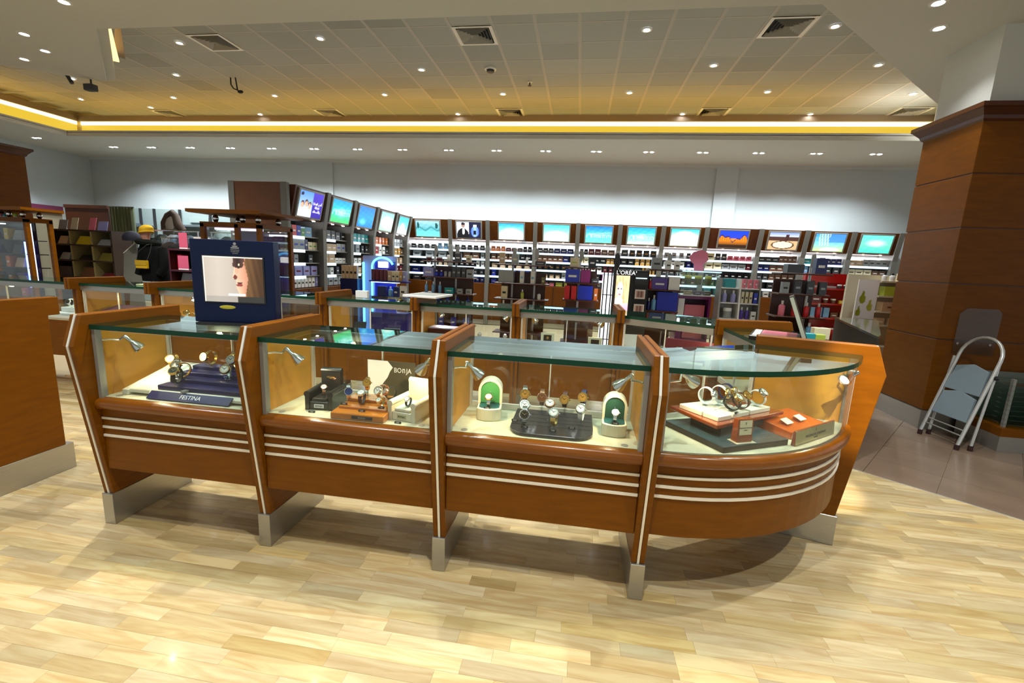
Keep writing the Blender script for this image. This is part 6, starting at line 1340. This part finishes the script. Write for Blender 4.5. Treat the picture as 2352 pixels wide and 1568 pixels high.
# ---- far row
def dome_watches(pref, xs, y, z, spec, group, s=1.1):
    for i, (x, sp) in enumerate(zip(xs, spec)): watch('%s %s' % (ORD[i], pref), x, y + .03 * (i % 2), z, z + .05 + .022 * (i % 2), sp[0], sp[1], sp[2], group, .4 * math.sin(i * 2), .3, s)
t = thing('burgundy_tray', 'burgundy velvet tray in the leftmost far counter', 'tray', (-4.86, 4.25, DZ), .06); MB().prism([(-.12, 0), (.12, 0), (.12, .15), (-.12, .10)], -.28, .3, 'x').build('velvet_block', pal('burgundy_velvet', 80, 14, 26, .8), t, bevel=.006)
t = thing('gold_watch_riser', 'cream riser under the gold watches in the far row', 'riser', (-3.98, 4.24, DZ)); MB().box(-.3, -.12, 0, .32, .12, .05).build('riser_block', CREAM, t, bevel=.003)
dome_watches('gold watch from left in the second far counter', [-4.22 + .083 * k for k in range(7)], 4.18, DZ + .0505, [('gold', 'gold', 'white'), ('gold', 'gold', 'gold'), ('steel', 'gold', 'white')] * 3, 'gold watches in the far row', 1.25)
t = thing('black_watch_case', 'black flap box with a gold triangle in the blue lit far counter', 'watch box', (-1.845, 4.22, DZ)); MB().box(-.085, -.06, 0, .085, .06, .075).build('case_body', BLK, t, bevel=.004); MB().box(-.085, .03, .076, .085, .06, .10).build('case_lid', BLK, t, bevel=.004)
MB().prism([(-.014, .05), (.014, .05), (0, .03)], -.0625, -.0602, 'y').build('triangle_emblem', GOLD, t)
t = thing('open_black_box', 'open black box at the left of the blue lit far counter', 'watch box', (-2.19, 4.23, DZ), .2); MB().box(-.06, -.05, 0, .06, .05, .07).build('box_body', BLK, t, bevel=.003); MB().box(-.06, .0, 0, .06, .006, .09).build('box_lid', BLK, t, loc=(0, .05, .06), rot=(-.4, 0, 0)); MB().box(-.05, -.04, .0702, .05, .04, .073).build('cream_pad', CREAM, t)
for i, (x, c) in enumerate(((-2.02, 'white'), (-1.955, 'silver grey'))): watch(('white strapped watch left of the black flap box', 'steel watch right beside the white strapped one')[i], x, 4.17, DZ, DZ + .055, 'white' if i == 0 else 'steel', 'steel', 'black' if i == 0 else 'white', 'watches in the blue lit far counter', .2, .3, 1.3)
t = thing('dark_red_box', 'long dark red box with a white lid in the far counter', 'watch box', (-1.24, 4.25, DZ), -.04); MB().box(-.19, -.09, 0, .20, .09, .145).build('box_body', pal('dark_red_lacquer', 70, 14, 16, .35, coat=.3), t, bevel=.004); MB().box(-.185, -.085, .1452, .195, .085, .155).build('pale_lid', pal('lilac_lid', 190, 185, 225, .4), t)
for i, x in enumerate((-.92, -.83, -.75, -.67)):
    t = thing('purple_roll', '%s purple velvet roll from left in the far counter' % ORD[i], 'cushion', (x, 4.22, DZ + .03), 0, 'purple rolls in the far counter'); MB().cyl((-.034, 0, .0), (.034, 0, 0), .03, n=14).build('roll', pal('purple_velvet', 80, 45, 120, .8), t, smooth=True)
    if i in (0, 3): watch('steel watch on the %s purple roll' % ('leftmost' if i == 0 else 'rightmost'), x, 4.22, DZ + .0605, DZ + .085, 'steel', 'steel', 'white', 'watches on purple rolls', .1, .5, 1.0)
t = thing('blue_platform', 'pale blue display platform in the far counter with framed cards', 'riser', (-.06, 4.24, DZ)); MB().box(-.33, -.12, 0, .05, .13, .065).build('left_block', pal('periwinkle', 105, 120, 175, .5), t, bevel=.003); MB().box(.055, -.12, 0, .33, .13, .05).build('right_block', pal('slate_blue', 60, 65, 100, .5), t, bevel=.003)
for i, (x, z) in enumerate(((-.26, .0655), (.19, .0505))):
    t = thing('framed_card', ('cream framed card with a gold motif on the blue platform', 'cream framed card with a dark picture on the blue platform')[i], 'picture', (x, 4.24, DZ + z), .08 - .16 * i)
    MB().box(-.065, -.006, 0, .065, .006, .10).build('frame', pal('cream_frame', 225, 215, 180, .4), t, bevel=.002); MB().box(-.038, -.0075, .022, .038, -.006, .08).build('dark_print', pal('brown_print', 60, 45, 32, .4), t)
    if i == 0: MB().ball((0, -.008, .05), .012, .002, .016, 8).build('gold_motif', GOLD, t)
t = thing('red_velvet_stand', 'dark red velvet stand in the far corner counter', 'watch stand', (1.0, 4.09, DZ), -.4); MB().prism([(-.06, 0), (.06, 0), (.05, .20), (.0, .20)], -.2, .2, 'x').build('velvet_board', pal('dark_red_velvet', 95, 14, 24, .8), t, bevel=.005)
t = thing('white_info_card', 'white standing card in the far corner counter', 'card', (.52, 4.12, DZ), .1); MB().box(-.08, -.003, 0, .08, .003, .22).build('card', WHITE, t); MB().box(-.06, 0, 0, .06, .04, .004).build('card_foot', ACR, t)
t = thing('cream_riser', 'cream riser before the red velvet stand', 'riser', (.84, 3.915, DZ), -.42); MB().box(-.2, -.05, 0, .24, .05, .05).build('riser_block', CREAM, t, bevel=.003)
dome_watches('silver watch from left before the red velvet stand', [.70 + .062 * k for k in range(5)], 3.95, DZ + .0505, [('steel', 'gold', 'white'), ('steel', 'steel', 'white'), ('white', 'gold', 'white')] * 2, 'silver watches in the far corner', 1.1)
t = thing('white_watch_riser', 'white stepped riser at the left edge of the far row', 'riser', (-5.55, 4.2, DZ)); MB().box(-.2, -.1, 0, .15, .1, .05).build('lower_step', WHITE, t, bevel=.003); MB().box(-.18, 0, .05, .13, .1, .10).build('upper_step', WHITE, t, bevel=.003)
for i, x in enumerate((-5.62, -5.5)): watch('white watch on the %s of the white stepped riser' % ('left' if i == 0 else 'right'), x, 4.23, DZ + .1005, DZ + .155, 'white', 'steel', 'black', 'watches on the white riser', .2, .3, 1.3)
t = thing('receipt_tray', 'pale tray on the far counter glass by the mannequin', 'tray', (-4.6, 4.25, 1.1606), .2); MB().box(-.10, -.07, 0, .10, .07, .012).build('tray_dish', pal('pale_green_tray', 190, 200, 150, .3), t, bevel=.003)
t = thing('white_flyer_box', 'small white card box on the glass before the neon arch', 'box', (-2.15, 4.25, 1.1606), .1); MB().box(-.06, -.03, 0, .06, .03, .07).build('card_box', WHITE, t, bevel=.002)
